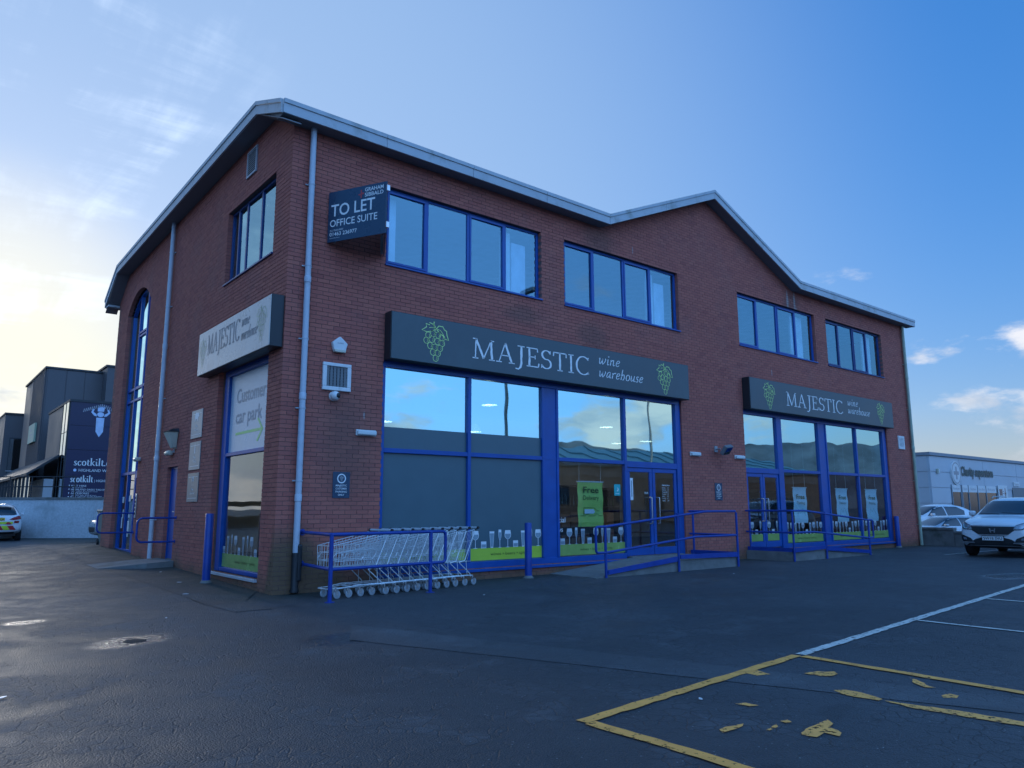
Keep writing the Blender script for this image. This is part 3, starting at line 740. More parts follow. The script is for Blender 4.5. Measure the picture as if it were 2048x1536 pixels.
for wall, ulen, ops, top in (('F', BX, F_open, topF), ('L', BY, L_open, topL)):
    g = .007
    mb = MB()
    us = sorted({.007 if wall == 'F' else .3, ulen}|{round(v, 4) for o_ in ops for v in (o_[0]-g, o_[1]+g)}|{.95, 12.35, 7.75, 12.02, 16.28})
    us = [u for u in us if (.007 if wall == 'F' else .3) <= u <= ulen]
    rz = sorted({-.3, 7.5, 7.62}|{round(v, 4) for o_ in ops for v in (o_[2]-.004, o_[3]+.004)})
    for a, b in zip(us, us[1:]):
        run = None
        cells = []
        for c, d in zip(rz, rz[1:]):
            um, zm = (a+b)/2, (c+d)/2
            if any(o_[0]-g < um < o_[1]+g and o_[2]-.004 < zm < o_[3]+.004 for o_ in ops): continue
            if cells and abs(cells[-1][1]-c) < 1e-6: cells[-1][1] = d
            else: cells.append([c, d])
        if not cells: continue
        for c, d in cells:
            za, zb_ = (d, d) if d < rz[-1]-1e-6 else (top(a)+.08, top(b)+.08)
            A = [toW(wall, a, -.007, c), toW(wall, b, -.007, c), toW(wall, b, -.007, zb_), toW(wall, a, -.007, za)]
            Bk = [toW(wall, a, -.30, c), toW(wall, b, -.30, c), toW(wall, b, -.30, zb_), toW(wall, a, -.30, za)]
            mb.prism(A, Bk)
    wo = mb.build('brick_wall', M_mortar, B)
    walls[wall] = wo
# individually built bricks nearest the viewer
meF = MB(); meF.box(0, BL, -.0001, .03, 0, BH); meF = meF.mesh('brick', M_brick1)
meL = MB(); meL.box(-.0001, .03, 0, BL, 0, BH); meL = meL.mesh('brick', M_brick1)
for (w, u, z, lift) in single:
    o = link('brick', meF if w == 'F' else meL, walls[w]); o.location = toW(w, u, lift, z)
# all the rest as one built mass per wall
for w in 'FL':
    vs, fs, rnd = [], [], []
    def addb(a, b, z, z1, dep, lift):
        k0 = len(vs)
        vs.extend([toW(w,a,lift,z), toW(w,b,lift,z), toW(w,b,lift,z1), toW(w,a,lift,z1), toW(w,a,-dep,z), toW(w,b,-dep,z), toW(w,b,-dep,z1), toW(w,a,-dep,z1)])
        q = [(0,1,2,3),(0,4,5,1),(1,5,6,2),(2,6,7,3),(3,7,4,0)]
        if w == 'L': q = [f[::-1] for f in q]
        r = random.random()
        for f in q: fs.append(tuple(k0+i for i in f)); rnd.append(r)
    for r in rest:
        if r[0] == w: addb(r[1], r[1]+BL, r[2], r[2]+BH, .02, r[3])
    for r in odd:
        if r[0] == w:
            addb(r[1], r[2], r[3], r[4], r[5], r[6])
    me = bpy.data.meshes.new('brickwork'); me.from_pydata(vs, [], fs); me.materials.append(M_brick)
    at = me.attributes.new('rnd', 'FLOAT', 'FACE'); at.data.foreach_set('value', rnd); me.update()
    o = link('brickwork', me, walls[w]); tag(o, kind='stuff')
# arch ring
mb = MB()
a1 = math.asin(1.31/ARR)
nv = 36
for i in range(nv):
    t0, t1 = -a1+2*a1*i/nv+.0016, -a1+2*a1*(i+1)/nv-.0016
    q = [(ARU+r*math.sin(t), ARC+r*math.cos(t)) for r, t in ((ARR,t0),(ARR,t1),(ARR+.215,t1),(ARR+.215,t0))]
    mb.prism([toW('L', p[0], .004, p[1]) for p in q], [toW('L', p[0], -.10, p[1]) for p in q])
me = mb.build('arch_ring', M_brick, B)
at = me.data.attributes.new('rnd', 'FLOAT', 'FACE'); at.data.foreach_set('value', [random.random() for i in range(len(me.data.polygons)//6) for j in range(6)])
# unseen walls
mb = MB(); mb.box(BX-.3, BX-.002, .3, BY, -.3, 8.1); mb.box(.0, BX-.3, BY-.28, BY-.002, -.3, 7.6)
mb.build('back_wall', M_brickplain, B)

# roof: deck, soffit, fascia panels
O = .30
roof = bpy.data.objects.new('roof', None); COL.objects.link(roof); roof.parent = B
FH = .255
def fpt(u): return topF(max(-.0, min(BX, u)))
mb = MB()
for x0, x1 in ((-.30, 7.70), (16.33, BX+.42)): mb.box(x0, x1, -.27, .02, 8.12, 8.30)
prof = [(.02, 8.12), (.95, 8.60), (12.35, 8.40), (13.75, 7.62)]
A = [(-.30, y, z+FH-.04) for y, z in prof]+[(-.30, y, z+.06) for y, z in prof[::-1]]
mb.prism(A, [(BX+.42, p[1], p[2]) for p in A])
G = [(7.75, 8.06), (12.02, 9.86), (16.28, 8.05)]
A = [(x, -.27, z+FH-.04) for x, z in G]+[(x, -.27, z+.03) for x, z in G[::-1]]
mb.prism(A, [(p[0], 8.0, p[2]) for p in A])
mb.build('roof_deck', M_roof, roof)
# soffit
mb = MB()
for a, b in ((-.31, 7.75), (7.75, 12.02), (12.02, 16.28), (16.28, BX+.43)):
    za, zb_ = topF(max(a, -.9)), topF(b)
    mb.prism([(a,.0,za+.012), (b,.0,zb_+.012), (b,-O,zb_+.012), (a,-O,za+.012)], [(a,.0,za+.03), (b,.0,zb_+.03), (b,-O,zb_+.03), (a,-O,za+.03)])
LPROF = [(-.32, 7.97), (.95, 8.60), (12.35, 8.40), (13.75, 7.45)]
OL = .33
for (a, za), (b, zb_) in zip(LPROF, LPROF[1:]):
    mb.prism([(.0,a,za+.012), (.0,b,zb_+.012), (-OL,b,zb_+.012), (-OL,a,za+.012)], [(.0,a,za+.03), (.0,b,zb_+.03), (-OL,b,zb_+.03), (-OL,a,za+.03)])
mb.build('soffit', M_soffit, roof)
def fascia(p, q, n, count):
    """run of fascia panels from p to q (bottom edge), facing n"""
    p, q, n = Vector(p), Vector(q), Vector(n)
    for i in range(count):
        a, b = p.lerp(q, i/count), p.lerp(q, (i+1)/count)
        d = (b-a).normalized()*.005
        a, b = a+d, b-d
        m = MB(); up = Vector((0,0,1))
        def ring(x):
            return [tuple(x+n*.0+up*0), tuple(x+n*.035), tuple(x+n*.035+up*(FH-.085)), tuple(x+n*.055+up*(FH-.075)), tuple(x+n*.055+up*FH), tuple(x+up*FH)]
        m.prism(ring(a), ring(b))
        o = m.build('fascia_panel', M_fascia, roof)
fascia((-.335,-O,8.10), (7.75,-O,8.06), (0,-1,0), 4)
fascia((7.75,-O,8.06), (12.02,-O,9.86), (0,-1,0), 2)
fascia((12.02,-O,9.86), (16.28,-O,8.05), (0,-1,0), 2)
fascia((16.28,-O,8.05), (BX+.44,-O,8.07), (0,-1,0), 4)
fascia((BX+.44,-O,8.07), (BX+.44,.6,8.2), (1,0,0), 1)
fascia((-OL,-O,8.10), (-OL,.95,8.60), (-1,0,0), 2)
fascia((-OL,.95,8.60), (-OL,12.35,8.40), (-1,0,0), 5)
fascia((-OL,12.35,8.40), (-OL,13.75,7.62), (-1,0,0), 1)
fascia((-OL,13.75,7.62), (2.5,13.75,7.62), (0,1,0), 1)
mb = MB(); mb.box(-OL, .0, 13.36, 13.74, 7.60, 7.66); mb.build('soffit_return', M_fascia, roof)

# ---- windows: local x along the wall, y up, z outwards
def bars(mb, rects, z0, z1):
    for a, b, c, d in rects: mb.box(a, b, c, d, z0, z1)
def upper_window(M, w, h, mulls, sashes, frame_m, mirror=False):
    """frame with mullions; panes between; sashes lists the lights that open"""
    fr = bpy.data.objects.new('window', None); COL.objects.link(fr); fr.parent = B; fr.matrix_local = M
    mb = MB(); zi, zo = -.16, -.095
    t = .055
    bars(mb, [(0,w,0,t), (0,w,h-t,h)], zi, zo)
    e = [0]+list(mulls)+[w]
    bars(mb, [(0,t,t,h-t), (w-t,w,t,h-t)]+[(m_-.03,m_+.03,t,h-t) for m_ in mulls], zi, zo)
    mb.build('window_frame', frame_m, fr, bevel=.004, seg=1)
    for i, (a, b) in enumerate(zip(e, e[1:])):
        x0 = a+(t if i == 0 else .03); x1 = b-(t if i == len(e)-2 else .03)
        s = 0.0
        if i in sashes:
            m2 = MB(); s = .045
            bars(m2, [(x0,x1,t,t+s), (x0,x1,h-t-s,h-t), (x0,x0+s,t+s,h-t-s), (x1-s,x1,t+s,h-t-s)], -.14, -.082)
            m2.build('sash', frame_m, fr, bevel=.004, seg=1)
        m3 = MB(); xa, xb, ya, yb = x0+s-.004, x1-s+.004, t+s-.004, h-t-s+.004
        j = [random.uniform(-.005, .005) for _ in range(3)]; zq = [-.125+j[0]-j[1], -.125+j[0]+j[1], -.125+j[2]+j[1], -.125+j[2]-j[1]]     # no two panes hang quite alike
        q = [(xa,ya), (xb,ya), (xb,yb), (xa,yb)]; m3.prism([(p[0],p[1],z_-.003) for p, z_ in zip(q, zq)], [(p[0],p[1],z_+.003) for p, z_ in zip(q, zq)])
        m3.build('pane', M_glass_up, fr)
    m4 = MB(); m4.box(-.02, w+.02, -.035, .0, -.15, .035); m4.build('sill', frame_m, fr, bevel=.004, seg=1)
    m5 = MB()
    return fr
HW = ZH-ZS
MU = {0: (.97,1.98,2.96), 1: (1.03,2.08,3.09), 2: (1.08,2.15,3.21), 3: (.96,1.95,2.91)}
for i, (a, b) in enumerate(UP):
    upper_window(FM(a, ZS), b-a, HW, MU[i], (0, 2), M_blue if i < 3 else M_navy)
upper_window(LM(3.31, ZS), 2.59, HW, (.40,.88,1.68), (), M_navy)
M_white2 = mat('white blind', (.82, .84, .85), .6)
# white partitions and blinds standing behind the upstairs glass
for x0, x1 in ((1.98,2.28), (4.92,5.18), (5.22,5.62), (9.72,9.98), (10.02,10.42), (6.58,6.70), (16.6,17.3), (21.3,21.9), (13.36,13.5)):
    mb = MB(); mb.box(x0, x1, .31, .36, 5.72, 7.4 if x0 not in (5.22, 10.02) else 7.2)
    mb.build('blind', M_white2, B)
mb = MB(); mb.box(.32, BX-.31, .31, 6.0, 4.55, 4.70); mb.build('upper_floor', M_floorin, B)
mb = MB(); mb.box(.32, BX-.31, 5.0, 5.1, 4.71, 8.0); mb.build('upper_back_wall', M_wallin, B)
mb = MB(); mb.box(.32, BX-.31, .31, 5.0, 7.70, 7.76); mb.build('upper_ceiling', M_wallin, B)
mb = MB(); mb.box(.02, BX-.31, .31, 8.9, .10, .20); mb.build('shop_floor', M_floorin, B)
mb = MB(); mb.box(.32, BX-.31, 8.9, 9.0, .2, 4.5); mb.build('shop_back_wall', M_wallin, B)

# ---- drinks printed in a row on the film: 0 wine, 1 tumbler, 2 pint, 3 flute
def drink_print(parent, kind, x, y, s, z, m1, m2):
    a_, b_ = MB(), MB(); drink(a_, b_, kind, x, y, s, z)
    a_.join(b_); a_.m = [0]*(len(a_.m)-len(b_.m))+[1]*len(b_.m)
    a_.build('drink_print', [m1, m2], parent, fixn=False)
def drink(mp_, md_, kind, x, y, s, z):
    P = lambda q: [(x+p[0]*s*1.42, y+p[1]*s*.86) for p in q]
    sym = lambda r: [(w_, h_) for w_, h_ in r]+[(-w_, h_) for w_, h_ in r[::-1]]
    if kind == 0:
        bowl = [(.0,.40),(.06,.43),(.115,.52),(.13,.64),(.105,.86)]
        mp_.flat(P(sym(bowl)), z); mp_.flat(P(sym([(.010,.03),(.010,.41)])), z); mp_.flat(P(sym([(.10,.0),(.02,.03)])), z)
        md_.flat(P(sym([(.0,.42),(.052,.45),(.10,.54),(.112,.64),(.108,.68)])), z+.0015)
    elif kind == 1:
        mp_.flat(P(sym([(.10,.0),(.10,.33)])), z); md_.flat(P(sym([(.085,.03),(.085,.19)])), z+.0015)
    elif kind == 2:
        mp_.flat(P(sym([(.05,.0),(.095,.82)])), z); md_.flat(P(sym([(.042,.05),(.078,.72)])), z+.0015)
    else:
        mp_.flat(P(sym([(.0,.36),(.03,.39),(.055,.55),(.062,.68),(.052,.90)])), z); mp_.flat(P(sym([(.009,.03),(.009,.37)])), z); mp_.flat(P(sym([(.075,.0),(.02,.025)])), z)
        md_.flat(P(sym([(.0,.38),(.025,.41),(.044,.55),(.05,.68),(.047,.76)])), z+.0015)
SEQ = [0, 1, 2, 3, 0, 1, 2, 3, 0]
def prints(parent, w, y, z, seq, s=.46, words=True, strong=True, x0=.0, step=.205, bandh=.235, start=.16):
    x = start; i = 0
    while x < w-.08:
        drink_print(parent, seq[i % len(seq)], x0+x, y, s, z+.003, M_print if strong else M_printpale, M_drink if strong else M_drinkpale); x += step; i += 1
    mb = MB(); mb.add([(x0,y-bandh,z),(x0+w,y-bandh,z),(x0+w,y,z),(x0,y,z)], [(0,1,2,3)])
    mb.build('green_band', M_green if strong else M_greenpale, parent, fixn=False)
    if words:
        text_mb('wines • beers • spirits', .060, min(1.02, w*.75), 'c', z=z+.003, x=x0+w*.55, y=y-bandh*.62).build('lettering', M_greentext, parent, fixn=False)
M_greenpale = mat('green vinyl on clear glass', (.26, .38, .10), .25)
M_printpale = mat('pale print on clear glass', (.46, .50, .52), .3)
M_drinkpale = mat('drink print on clear glass', (.20, .25, .28), .3)

def shopfront(name, M, w, h, label=None):
    o = bpy.data.objects.new(name, None); COL.objects.link(o); o.parent = B; o.matrix_local = M
    if label: o['label'] = label
    return o
def pane(parent, x0, x1, y0, y1, m, z=-.115):
    mb = MB(); mb.box(x0-.004, x1+.004, y0-.004, y1+.004, z, z+.008); return mb.build('pane', m, parent)
def door_leaf(parent, x0, x1, y0, y1, handle_x, z0=-.125, z1=-.075):
    mb = MB(); t = .095
    bars(mb, [(x0,x1,y0,y0+.17), (x0,x1,y1-.10,y1), (x0,x0+t,y0+.17,y1-.10), (x1-t,x1,y0+.17,y1-.10)], z0, z1)
    mb.build('door_leaf', M_blue, parent, bevel=.005, seg=1)
    pane(parent, x0+t, x1-t, y0+.17, y1-.10, M_glass_low, -.105)
    mb = MB(); hx = handle_x
    mb.tube(rounded([(hx,y0+.73,z1), (hx,y0+.73,z1+.075), (hx,y0+1.35,z1+.075), (hx,y0+1.35,z1)], .02), .016, 8)
    mb.build('door_handle', M_steel, parent, smooth=True)
TZ = 2.38-.20
# left-hand shopfront on the front; local origin at the wall line, z=.20
s1 = shopfront('shopfront', FM(1.92, .20), 8.66, 3.9, 'wide blue framed shopfront with grey filmed panes and double doors at its end')
mb = MB(); zi, zo = -.15, -.045
H1 = 3.90
bars(mb, [(.0,8.66,H1-.13,H1), (.0,.075,.0,H1-.13), (1.965,2.045,.13,H1-.13), (3.94,4.0,.13,H1-.13), (4.36,4.42,.13,H1-.13), (6.53,6.61,.05,H1-.13), (8.47,8.66,.0,H1-.13)], zi, zo)
bars(mb, [(.075,6.53,.0,.13), (.075,1.965,TZ,TZ+.085), (2.045,3.94,TZ,TZ+.085), (4.42,6.53,TZ,TZ+.085), (6.61,8.47,TZ-.06,TZ+.085)], zi, zo-.006)
mb.build('shopfront_frame', M_blue, s1, bevel=.006, seg=1)
mb = MB(); mb.box(4.0, 4.36, .13, H1-.13, -.14, -.07); mb.build('column_panel', M_blue, s1)
mb = MB(); mb.box(4.0, 4.36, TZ+.02, TZ+.06, -.07, -.064); mb.build('panel_joint', M_blue, s1)
mb = MB(); mb.box(-.02, 6.55, -.055, .0, -.14, .045); mb.build('sill', M_blue, s1, bevel=.006, seg=1)
FT = 2.66                                   # top of the film
for (a, b) in ((.075,1.965), (2.045,3.94)):
    pane(s1, a, b, FT, H1-.13, M_glass_shop)
    mb = MB(); mb.box(a-.003, b+.003, TZ+.085, FT, -.118, -.105); mb.box(a-.003, b+.003, .13, TZ, -.118, -.105)
    mb.build('film_panel', M_film, s1)
pane(s1, 4.42, 6.53, TZ+.085, H1-.13, M_glass_shop); pane(s1, 6.61, 8.47, TZ+.085, H1-.13, M_glass_shop)
pane(s1, 4.42, 6.53, .13, TZ, M_glass_low)
prints(s1, 1.885, .385, -.1035, [2,3,0,1,2,3,0,1], x0=.078, start=.12)
prints(s1, 1.89, .385, -.1035, SEQ, x0=2.048, start=.15)
prints(s1, 2.10, .385, -.1055, [1,0,3,2,1,0,3,2,1,0], x0=4.425, strong=False, start=.12)
text_mb('cial', .11, align='l', z=-.1045, x=4.44, y=.86).build('lettering', M_letter, s1, fixn=False)
text_mb('ys', .10, align='l', z=-.1045, x=4.44, y=.66).build('lettering', M_letter, s1, fixn=False)
door_leaf(s1, 6.63, 7.525, .06, TZ-.065, 7.40); door_leaf(s1, 7.545, 8.455, .06, TZ-.065, 7.68)
mb = MB(); mb.box(6.60, 8.48, .0, .05, -.16, .05); mb.build('threshold', M_concrete, s1)
# right-hand shopfront
s2 = shopfront('shopfront', FM(13.32, .20), 8.65, 3.9, 'far blue framed shopfront with double doors at its near end and pale posters inside')
mb = MB()
bars(mb, [(.0,8.65,H1-.13,H1), (.0,.07,.0,H1-.13), (1.72,1.98,.0,H1-.13), (4.07,4.13,.13,H1-.13), (4.52,4.58,.13,H1-.13), (6.47,6.55,.13,H1-.13), (8.40,8.65,.0,H1-.13)], zi, zo)
bars(mb, [(1.98,4.07,.0,.13), (4.07,8.40,.0,.13), (.07,1.72,TZ-.06,TZ+.085), (1.98,4.07,TZ,TZ+.085), (4.58,6.47,TZ,TZ+.085), (6.55,8.40,TZ,TZ+.085)], zi, zo-.006)
mb.build('shopfront_frame', M_blue, s2, bevel=.006, seg=1)
mb = MB(); mb.box(4.13, 4.52, .13, H1-.13, -.14, -.07); mb.build('column_panel', M_blue, s2)
mb = MB(); mb.box(2.0, 8.66, -.055, .0, -.14, .045); mb.build('sill', M_blue, s2, bevel=.006, seg=1)
for a, b in ((.07,1.72), (1.98,4.07), (4.58,6.47), (6.55,8.40)): pane(s2, a, b, TZ+.085, H1-.13, M_glass_shop)
for a, b in ((1.98,4.07), (4.58,6.47), (6.55,8.40)):
    pane(s2, a, b, .13, TZ, M_glass_low)
    prints(s2, b-a-.01, .385, -.1055, [3,0,2,3,0,1,2,0], x0=a+.005, strong=False, start=.12)
door_leaf(s2, .08, .885, .06, TZ-.065, .78); door_leaf(s2, .905, 1.71, .06, TZ-.065, 1.01)
prints(s2, .60, .43, -.094, [0,1,3], x0=.18, strong=False, words=False, start=.1, step=.2, bandh=.19)
prints(s2, .60, .43, -.094, [0,1,3], x0=1.01, strong=False, words=False, start=.1, step=.2, bandh=.19)
# side window beneath the faded sign
s3 = shopfront('side_shop_window', LM(3.30, .20), 2.65, 3.9)
mb = MB()
bars(mb, [(.10,2.65,H1-.13,H1), (.10,.34,.0,H1-.13), (2.59,2.65,.0,H1-.13)], zi-.06, zo-.06); bars(mb, [(.34,2.59,.0,.075), (.34,2.59,TZ,TZ+.07)], zi-.06, zo-.066)
mb.build('shopfront_frame', M_blue, s3, bevel=.006, seg=1)
mb = MB(); mb.box(.12, 2.63, -.05, .0, -.16, .05); mb.build('sill', M_louvre, s3, bevel=.005, seg=1)
mb = MB(); mb.box(.337, 2.593, TZ+.07, H1-.13, -.175, -.165); wf = mb.build('film_panel', M_whitefilm, s3)
pane(s3, .34, 2.59, .075, TZ, M_glass_low, -.172)
prints(s3, 2.24, .335, -.161, [1,2,3,0,1,2,3,0,1,2,3,0], x0=.345, strong=False, start=.10, step=.205, bandh=.25)
text_mb('Customer', .27, 1.50, 'l', bold=.012, z=-.162, x=.68, y=3.20).build('lettering', M_greytext, s3, fixn=False)
text_mb('car park', .27, 1.36, 'l', bold=.012, z=-.162, x=.68, y=2.80).build('lettering', M_greytext, s3, fixn=False)
mb = MB()
for q in ([(.70,2.575),(2.05,2.575),(2.05,2.625),(.70,2.625)], [(1.82,2.80),(2.06,2.60),(2.13,2.60),(1.89,2.82)], [(1.82,2.40),(2.06,2.60),(2.13,2.60),(1.89,2.38)]): mb.flat(q, -.1615)
mb.build('arrow_print', M_lime, s3, fixn=False)
# arched staircase window with the door at its foot
s4 = shopfront('arched_window', LM(12.11, .22), 2.62, 7.4)
mb = MB(); W4, zi, zo = 2.62, -.24, -.15
spr = ARS-.22
def ach(x): return (ARC-.22)+math.sqrt(ARR**2-(x-1.31)**2)
outl = [(x, ach(x)) for x in [2.62*i/18 for i in range(19)]]
inn = [(x, ach(x)-.08) for x in [.07+(2.62-.14)*i/18 for i in range(19)]]
for i in range(18):
    q = [outl[i], outl[i+1], inn[i+1], inn[i]]; mb.prism([(p[0],p[1],zi) for p in q], [(p[0],p[1],zo) for p in q])
bars(mb, [(.0,.09,.0,outl[0][1]-.03), (2.55,2.62,.0,outl[0][1]-.03), (.84,.92,.0,ach(.88)-.07), (1.70,1.78,.0,ach(1.74)-.07)], zi, zo)
for x0, x1 in ((.09,.84), (.92,1.70), (1.78,2.55)):
    bars(mb, [(x0,x1,4.18,4.25), (x0,x1,4.52,4.60), (x0,x1,2.10,2.18)], zi, zo-.006)
bars(mb, [(.09,.84,.0,.07), (.92,1.70,.0,.07), (.92,1.70,6.06,6.12), (.92,1.70,6.16,6.22)], zi, zo-.006)
mb.build('window_frame', M_blue, s4, bevel=.005, seg=1)
for x0, x1 in ((.09,.84), (.92,1.70), (1.78,2.55)):
    for y0, y1 in ((.07,2.10), (2.18,4.18), (4.25,4.52), (4.60,None)):
        if y0 == .07 and x0 > 1.7: continue
        if y1 is None:
            q = [(x0,y0),(x1,y0)]+[(x1+(x0-x1)*i/6, ach(x1+(x0-x1)*i/6)-.08) for i in range(7)]
            m_ = MB(); m_.poly(q, -.205, -.197); m_.build('pane', M_glass_shop, s4)
        else: pane(s4, x0, x1, y0, y1, M_glass_low if y0 < 2 else M_glass_shop, -.205)
mb = MB(); bars(mb, [(1.78,2.55,.0,.5), (1.78,1.88,.5,2.10), (2.40,2.55,.5,2.10), (1.88,2.40,1.98,2.10)], -.22, -.14); mb.build('door', M_blue, s4, bevel=.005, seg=1)
pane(s4, 1.88, 2.40, .5, 1.98, M_glass_low, -.19)
mb = MB(); mb.tube(rounded([(2.36,.70,-.14),(2.36,.70,-.08),(2.36,1.55,-.08),(2.36,1.55,-.14)], .02), .016, 8); mb.build('door_handle', M_steel, s4, smooth=True)
mb = MB(); mb.box(-.02, 1.75, -.04, .0, -.2, .05); mb.build('sill', M_louvre, s4)
mb = MB()
for q in ((.30,1.33),(1.08,1.36)): mb.box(q[0], q[0]+.2, q[1], q[1]+.17, -.194, -.19)
for q in ((.35,.62,.12,.3),(.45,.9,.1,.25),(1.1,.55,.2,.28),(1.14,.92,.14,.14),(1.12,.4,.12,.1)): mb.box(q[0], q[0]+q[2], q[1], q[1]+q[3], -.194, -.19)
mb.build('window_notice', M_white, s4)
# plain blue service door
s5 = shopfront('service_door', LM(6.60, .25), .82, 2.1)
mb = MB(); mb.box(.05, .78, .02, 2.03, -.15, -.10); mb.build('door_leaf', M_blue, s5, bevel=.004, seg=1)
mb = MB(); bars(mb, [(.0,.05,.0,2.085), (.78,.82,.0,2.085), (.05,.78,2.03,2.085)], -.18, -.085); mb.build('door_frame', M_blue, s5)
mb = MB(); mb.box(.60, .68, .96, 1.10, -.10, -.09); mb.tube([(.62,1.06,-.09),(.62,1.06,-.04),(.50,1.06,-.04)], .011, 6); mb.box(.70, .77, 1.0, 1.1, -.10, -.085); mb.build('door_handle', M_steel, s5)
mb = MB(); mb.box(.0, .82, -.03, .02, -.3, -.10); mb.build('threshold', M_concrete, s5)

# ---- rainwater pipes
def pipe(M, z0, z1, joints, clips, m=M_pipe, r=.052, label=None):
    p = bpy.data.objects.new('downpipe', None); COL.objects.link(p); p.parent = B; p.matrix_local = M
    if label: p['label'] = label
    mb = MB(); mb.lathe([(r,z0),(r,z1)], 18, 'y'); mb.build('pipe', m, p, smooth=True)
    for j in joints:
        mb = MB(); mb.lathe([(r,j-.06),(r+.008,j-.055),(r+.008,j+.05),(r+.001,j+.06)], 18, 'y'); mb.build('pipe_socket', m, p, smooth=True)
    for c in clips:
        mb = MB(); mb.lathe([(r+.003,c-.011),(r+.006,c-.011),(r+.006,c+.011),(r+.003,c+.011)], 18, 'y'); mb.box(-.09, .09, c-.010, c+.010, -.075, -.052)
        mb.build('bracket', m, p)
    return p
p1 = pipe(FM(.34, 0, .085), .05, 8.13, (3.25, 5.30, 1.55), (1.83, 3.05, 4.25, 5.55, 7.05), label='pale grey rainwater pipe at the near corner with a black guard at its foot')
mb = MB(); mb.lathe([(.058,.02),(.075,.03),(.075,.06),(.06,.10),(.065,.62),(.061,.66)], 16, 'y'); mb.build('pipe_shoe', M_black, p1, smooth=True)
mb = MB(); mb.box(.008, .09, .20, .80, -.02, .075); mb.build('pipe_guard', M_black, p1, bevel=.03)
pipe(LM(7.28, .12, .085), .02, 8.40, (5.2, 2.45), (1.0, 3.9, 6.2, 7.6))
pipe(FM(23.80, 0, .085), .02, 8.06, (3.5, 6.1), (.75, 2.3, 4.9, 6.6), M_pipegreen)
# ------------------------------------------------------------------ signs on the walls
def fascia_sign(M, w, h, d, label, face, letter, lime, faded=False, k=1.0, layout=None):
    t = thing('shop_sign', label, 'sign', 'shop name signs over the windows', M)
    mb = MB(); mb.box(0, w, 0, h, .002, d-.012); mb.build('sign_box', M_signside, t, bevel=.006, seg=1)
    mb = MB(); mb.box(.012, w-.012, .012, h-.012, d-.012, d); mb.build('sign_face', face, t, bevel=.003, seg=1)
    L = layout
    mb = MB(); random.seed(3)
    serif(mb, 'MAJESTIC', L['mx'], L['my'], L['mh'], d+.003, .135, .05, rough=.0 if faded else .22, width=L['mw'], track=.03)
    serif(mb, 'wine', L['wx'], L['wy1'], L['wh'], d+.003, .105, .05, slant=.28, width=L['w1'])
    serif(mb, 'warehouse', L['wx'], L['wy2'], L['wh'], d+.003, .105, .05, slant=.28, width=L['w2'])
    mb.build('lettering', letter, t, fixn=False)
    for gx, gy, gs in L['grapes']:
        mb = MB(); grapes(mb, gx, gy, gs, d+.003); mb.build('grape_emblem', lime, t, fixn=False)
    return t
LAY = dict(mx=1.83, my=.24, mh=.41, mw=3.30, wx=5.38, wh=.30, wy1=.55, wy2=.25, w1=.74, w2=1.54, grapes=[(.96,.445,.79),(7.74,.445,.79)])
fascia_sign(FM(1.92, 4.075), 8.70, .905, .25, 'long dark sign with grape bunches over the wide near shopfront', M_signface, M_letter, M_lime, layout=LAY)
LAY2 = dict(mx=1.83, my=.24, mh=.41, mw=3.36, wx=5.46, wh=.30, wy1=.55, wy2=.29, w1=.72, w2=1.51, grapes=[(.95,.445,.79),(7.78,.455,.76)])
fascia_sign(FM(13.33, 4.08), 8.70, .905, .25, 'far dark sign with grape bunches over the right-hand shopfront', M_signface, M_letter, M_lime, layout=LAY2)
LAY3 = dict(mx=.60, my=.36, mh=.40, mw=1.86, wx=2.52, wh=.27, wy1=.58, wy2=.32, w1=.42, w2=.82, grapes=[(.30,.45,.62),(3.52,.47,.66)])
fascia_sign(LM(3.97, 4.075), 3.93, .905, .235, 'pale weathered sign with faint grey lettering on the side wall', M_signfaded, M_letter2, M_limefaded, True, layout=LAY3)

def parking_notice(u, z, label):
    t = thing('parking_notice', label, 'notice', 'customer parking notices', FM(u, z))
    mb = MB(); mb.box(0, .32, 0, .45, .002, .012); mb.build('board', M_navysign, t)
    mb = MB()
    for i, s_ in enumerate(('MAJESTIC', 'CUSTOMER', 'PARKING', 'ONLY')):
        mb.join(text_mb(s_, .030, None if s_ == 'ONLY' else .21, 'c', bold=.01, z=.0145, x=.16, y=.20-.053*i))
    ring = arc(.16, .335, .073, .073, 0, 360, 24); ribbon(mb, ring[:-1], .020, .020, .0145, closed=True)
    mb.build('lettering', M_letter, t, fixn=False)
    mb = MB(); grapes(mb, .16, .335, .10, .0145); mb.build('grape_emblem', M_letter, t, fixn=False)
parking_notice(.985, 1.55, 'small navy customer parking notice on the wall between corner pipe and shopfront')
parking_notice(11.84, 1.555, 'small navy customer parking notice above the near ramp railing')

t = thing('estate_agent_board', 'dark folded letting board projecting from the wall beside an upstairs window', 'board', None, Matrix.Translation((0,0,6.06)))
BH_ = .945
A_, X_, C_ = Vector((.69, -.03, 0)), Vector((1.268, -1.14, 0)), Vector((1.86, -.03, 0))
for (a, b, nm) in ((A_, X_, 'front_panel'), (X_, C_, 'rear_panel')):
    d = (b-a).normalized(); n = Vector((d.y, -d.x, 0))
    a2, b2 = a+d*.012, b-d*.012
    mb = MB(); mb.prism([tuple(a2), tuple(b2), tuple(b2-n*.022), tuple(a2-n*.022)], [tuple(q+Vector((0,0,BH_))) for q in (a2, b2, b2-n*.022, a2-n*.022)])
    mb.build(nm, M_navysign, t)
    mb = MB()
    for s_ in (.10, .90):
        q = a.lerp(b, s_)-n*.055; mb.box(q.x-.02, q.x+.02, q.y-.02, q.y+.02, .0, BH_)
    mb.build('batten', M_galv, t)
mb = MB()
for zz_ in (.10, .77): mb.box(X_.x-.012, X_.x+.045, X_.y-.015, X_.y+.03, zz_, zz_+.10)
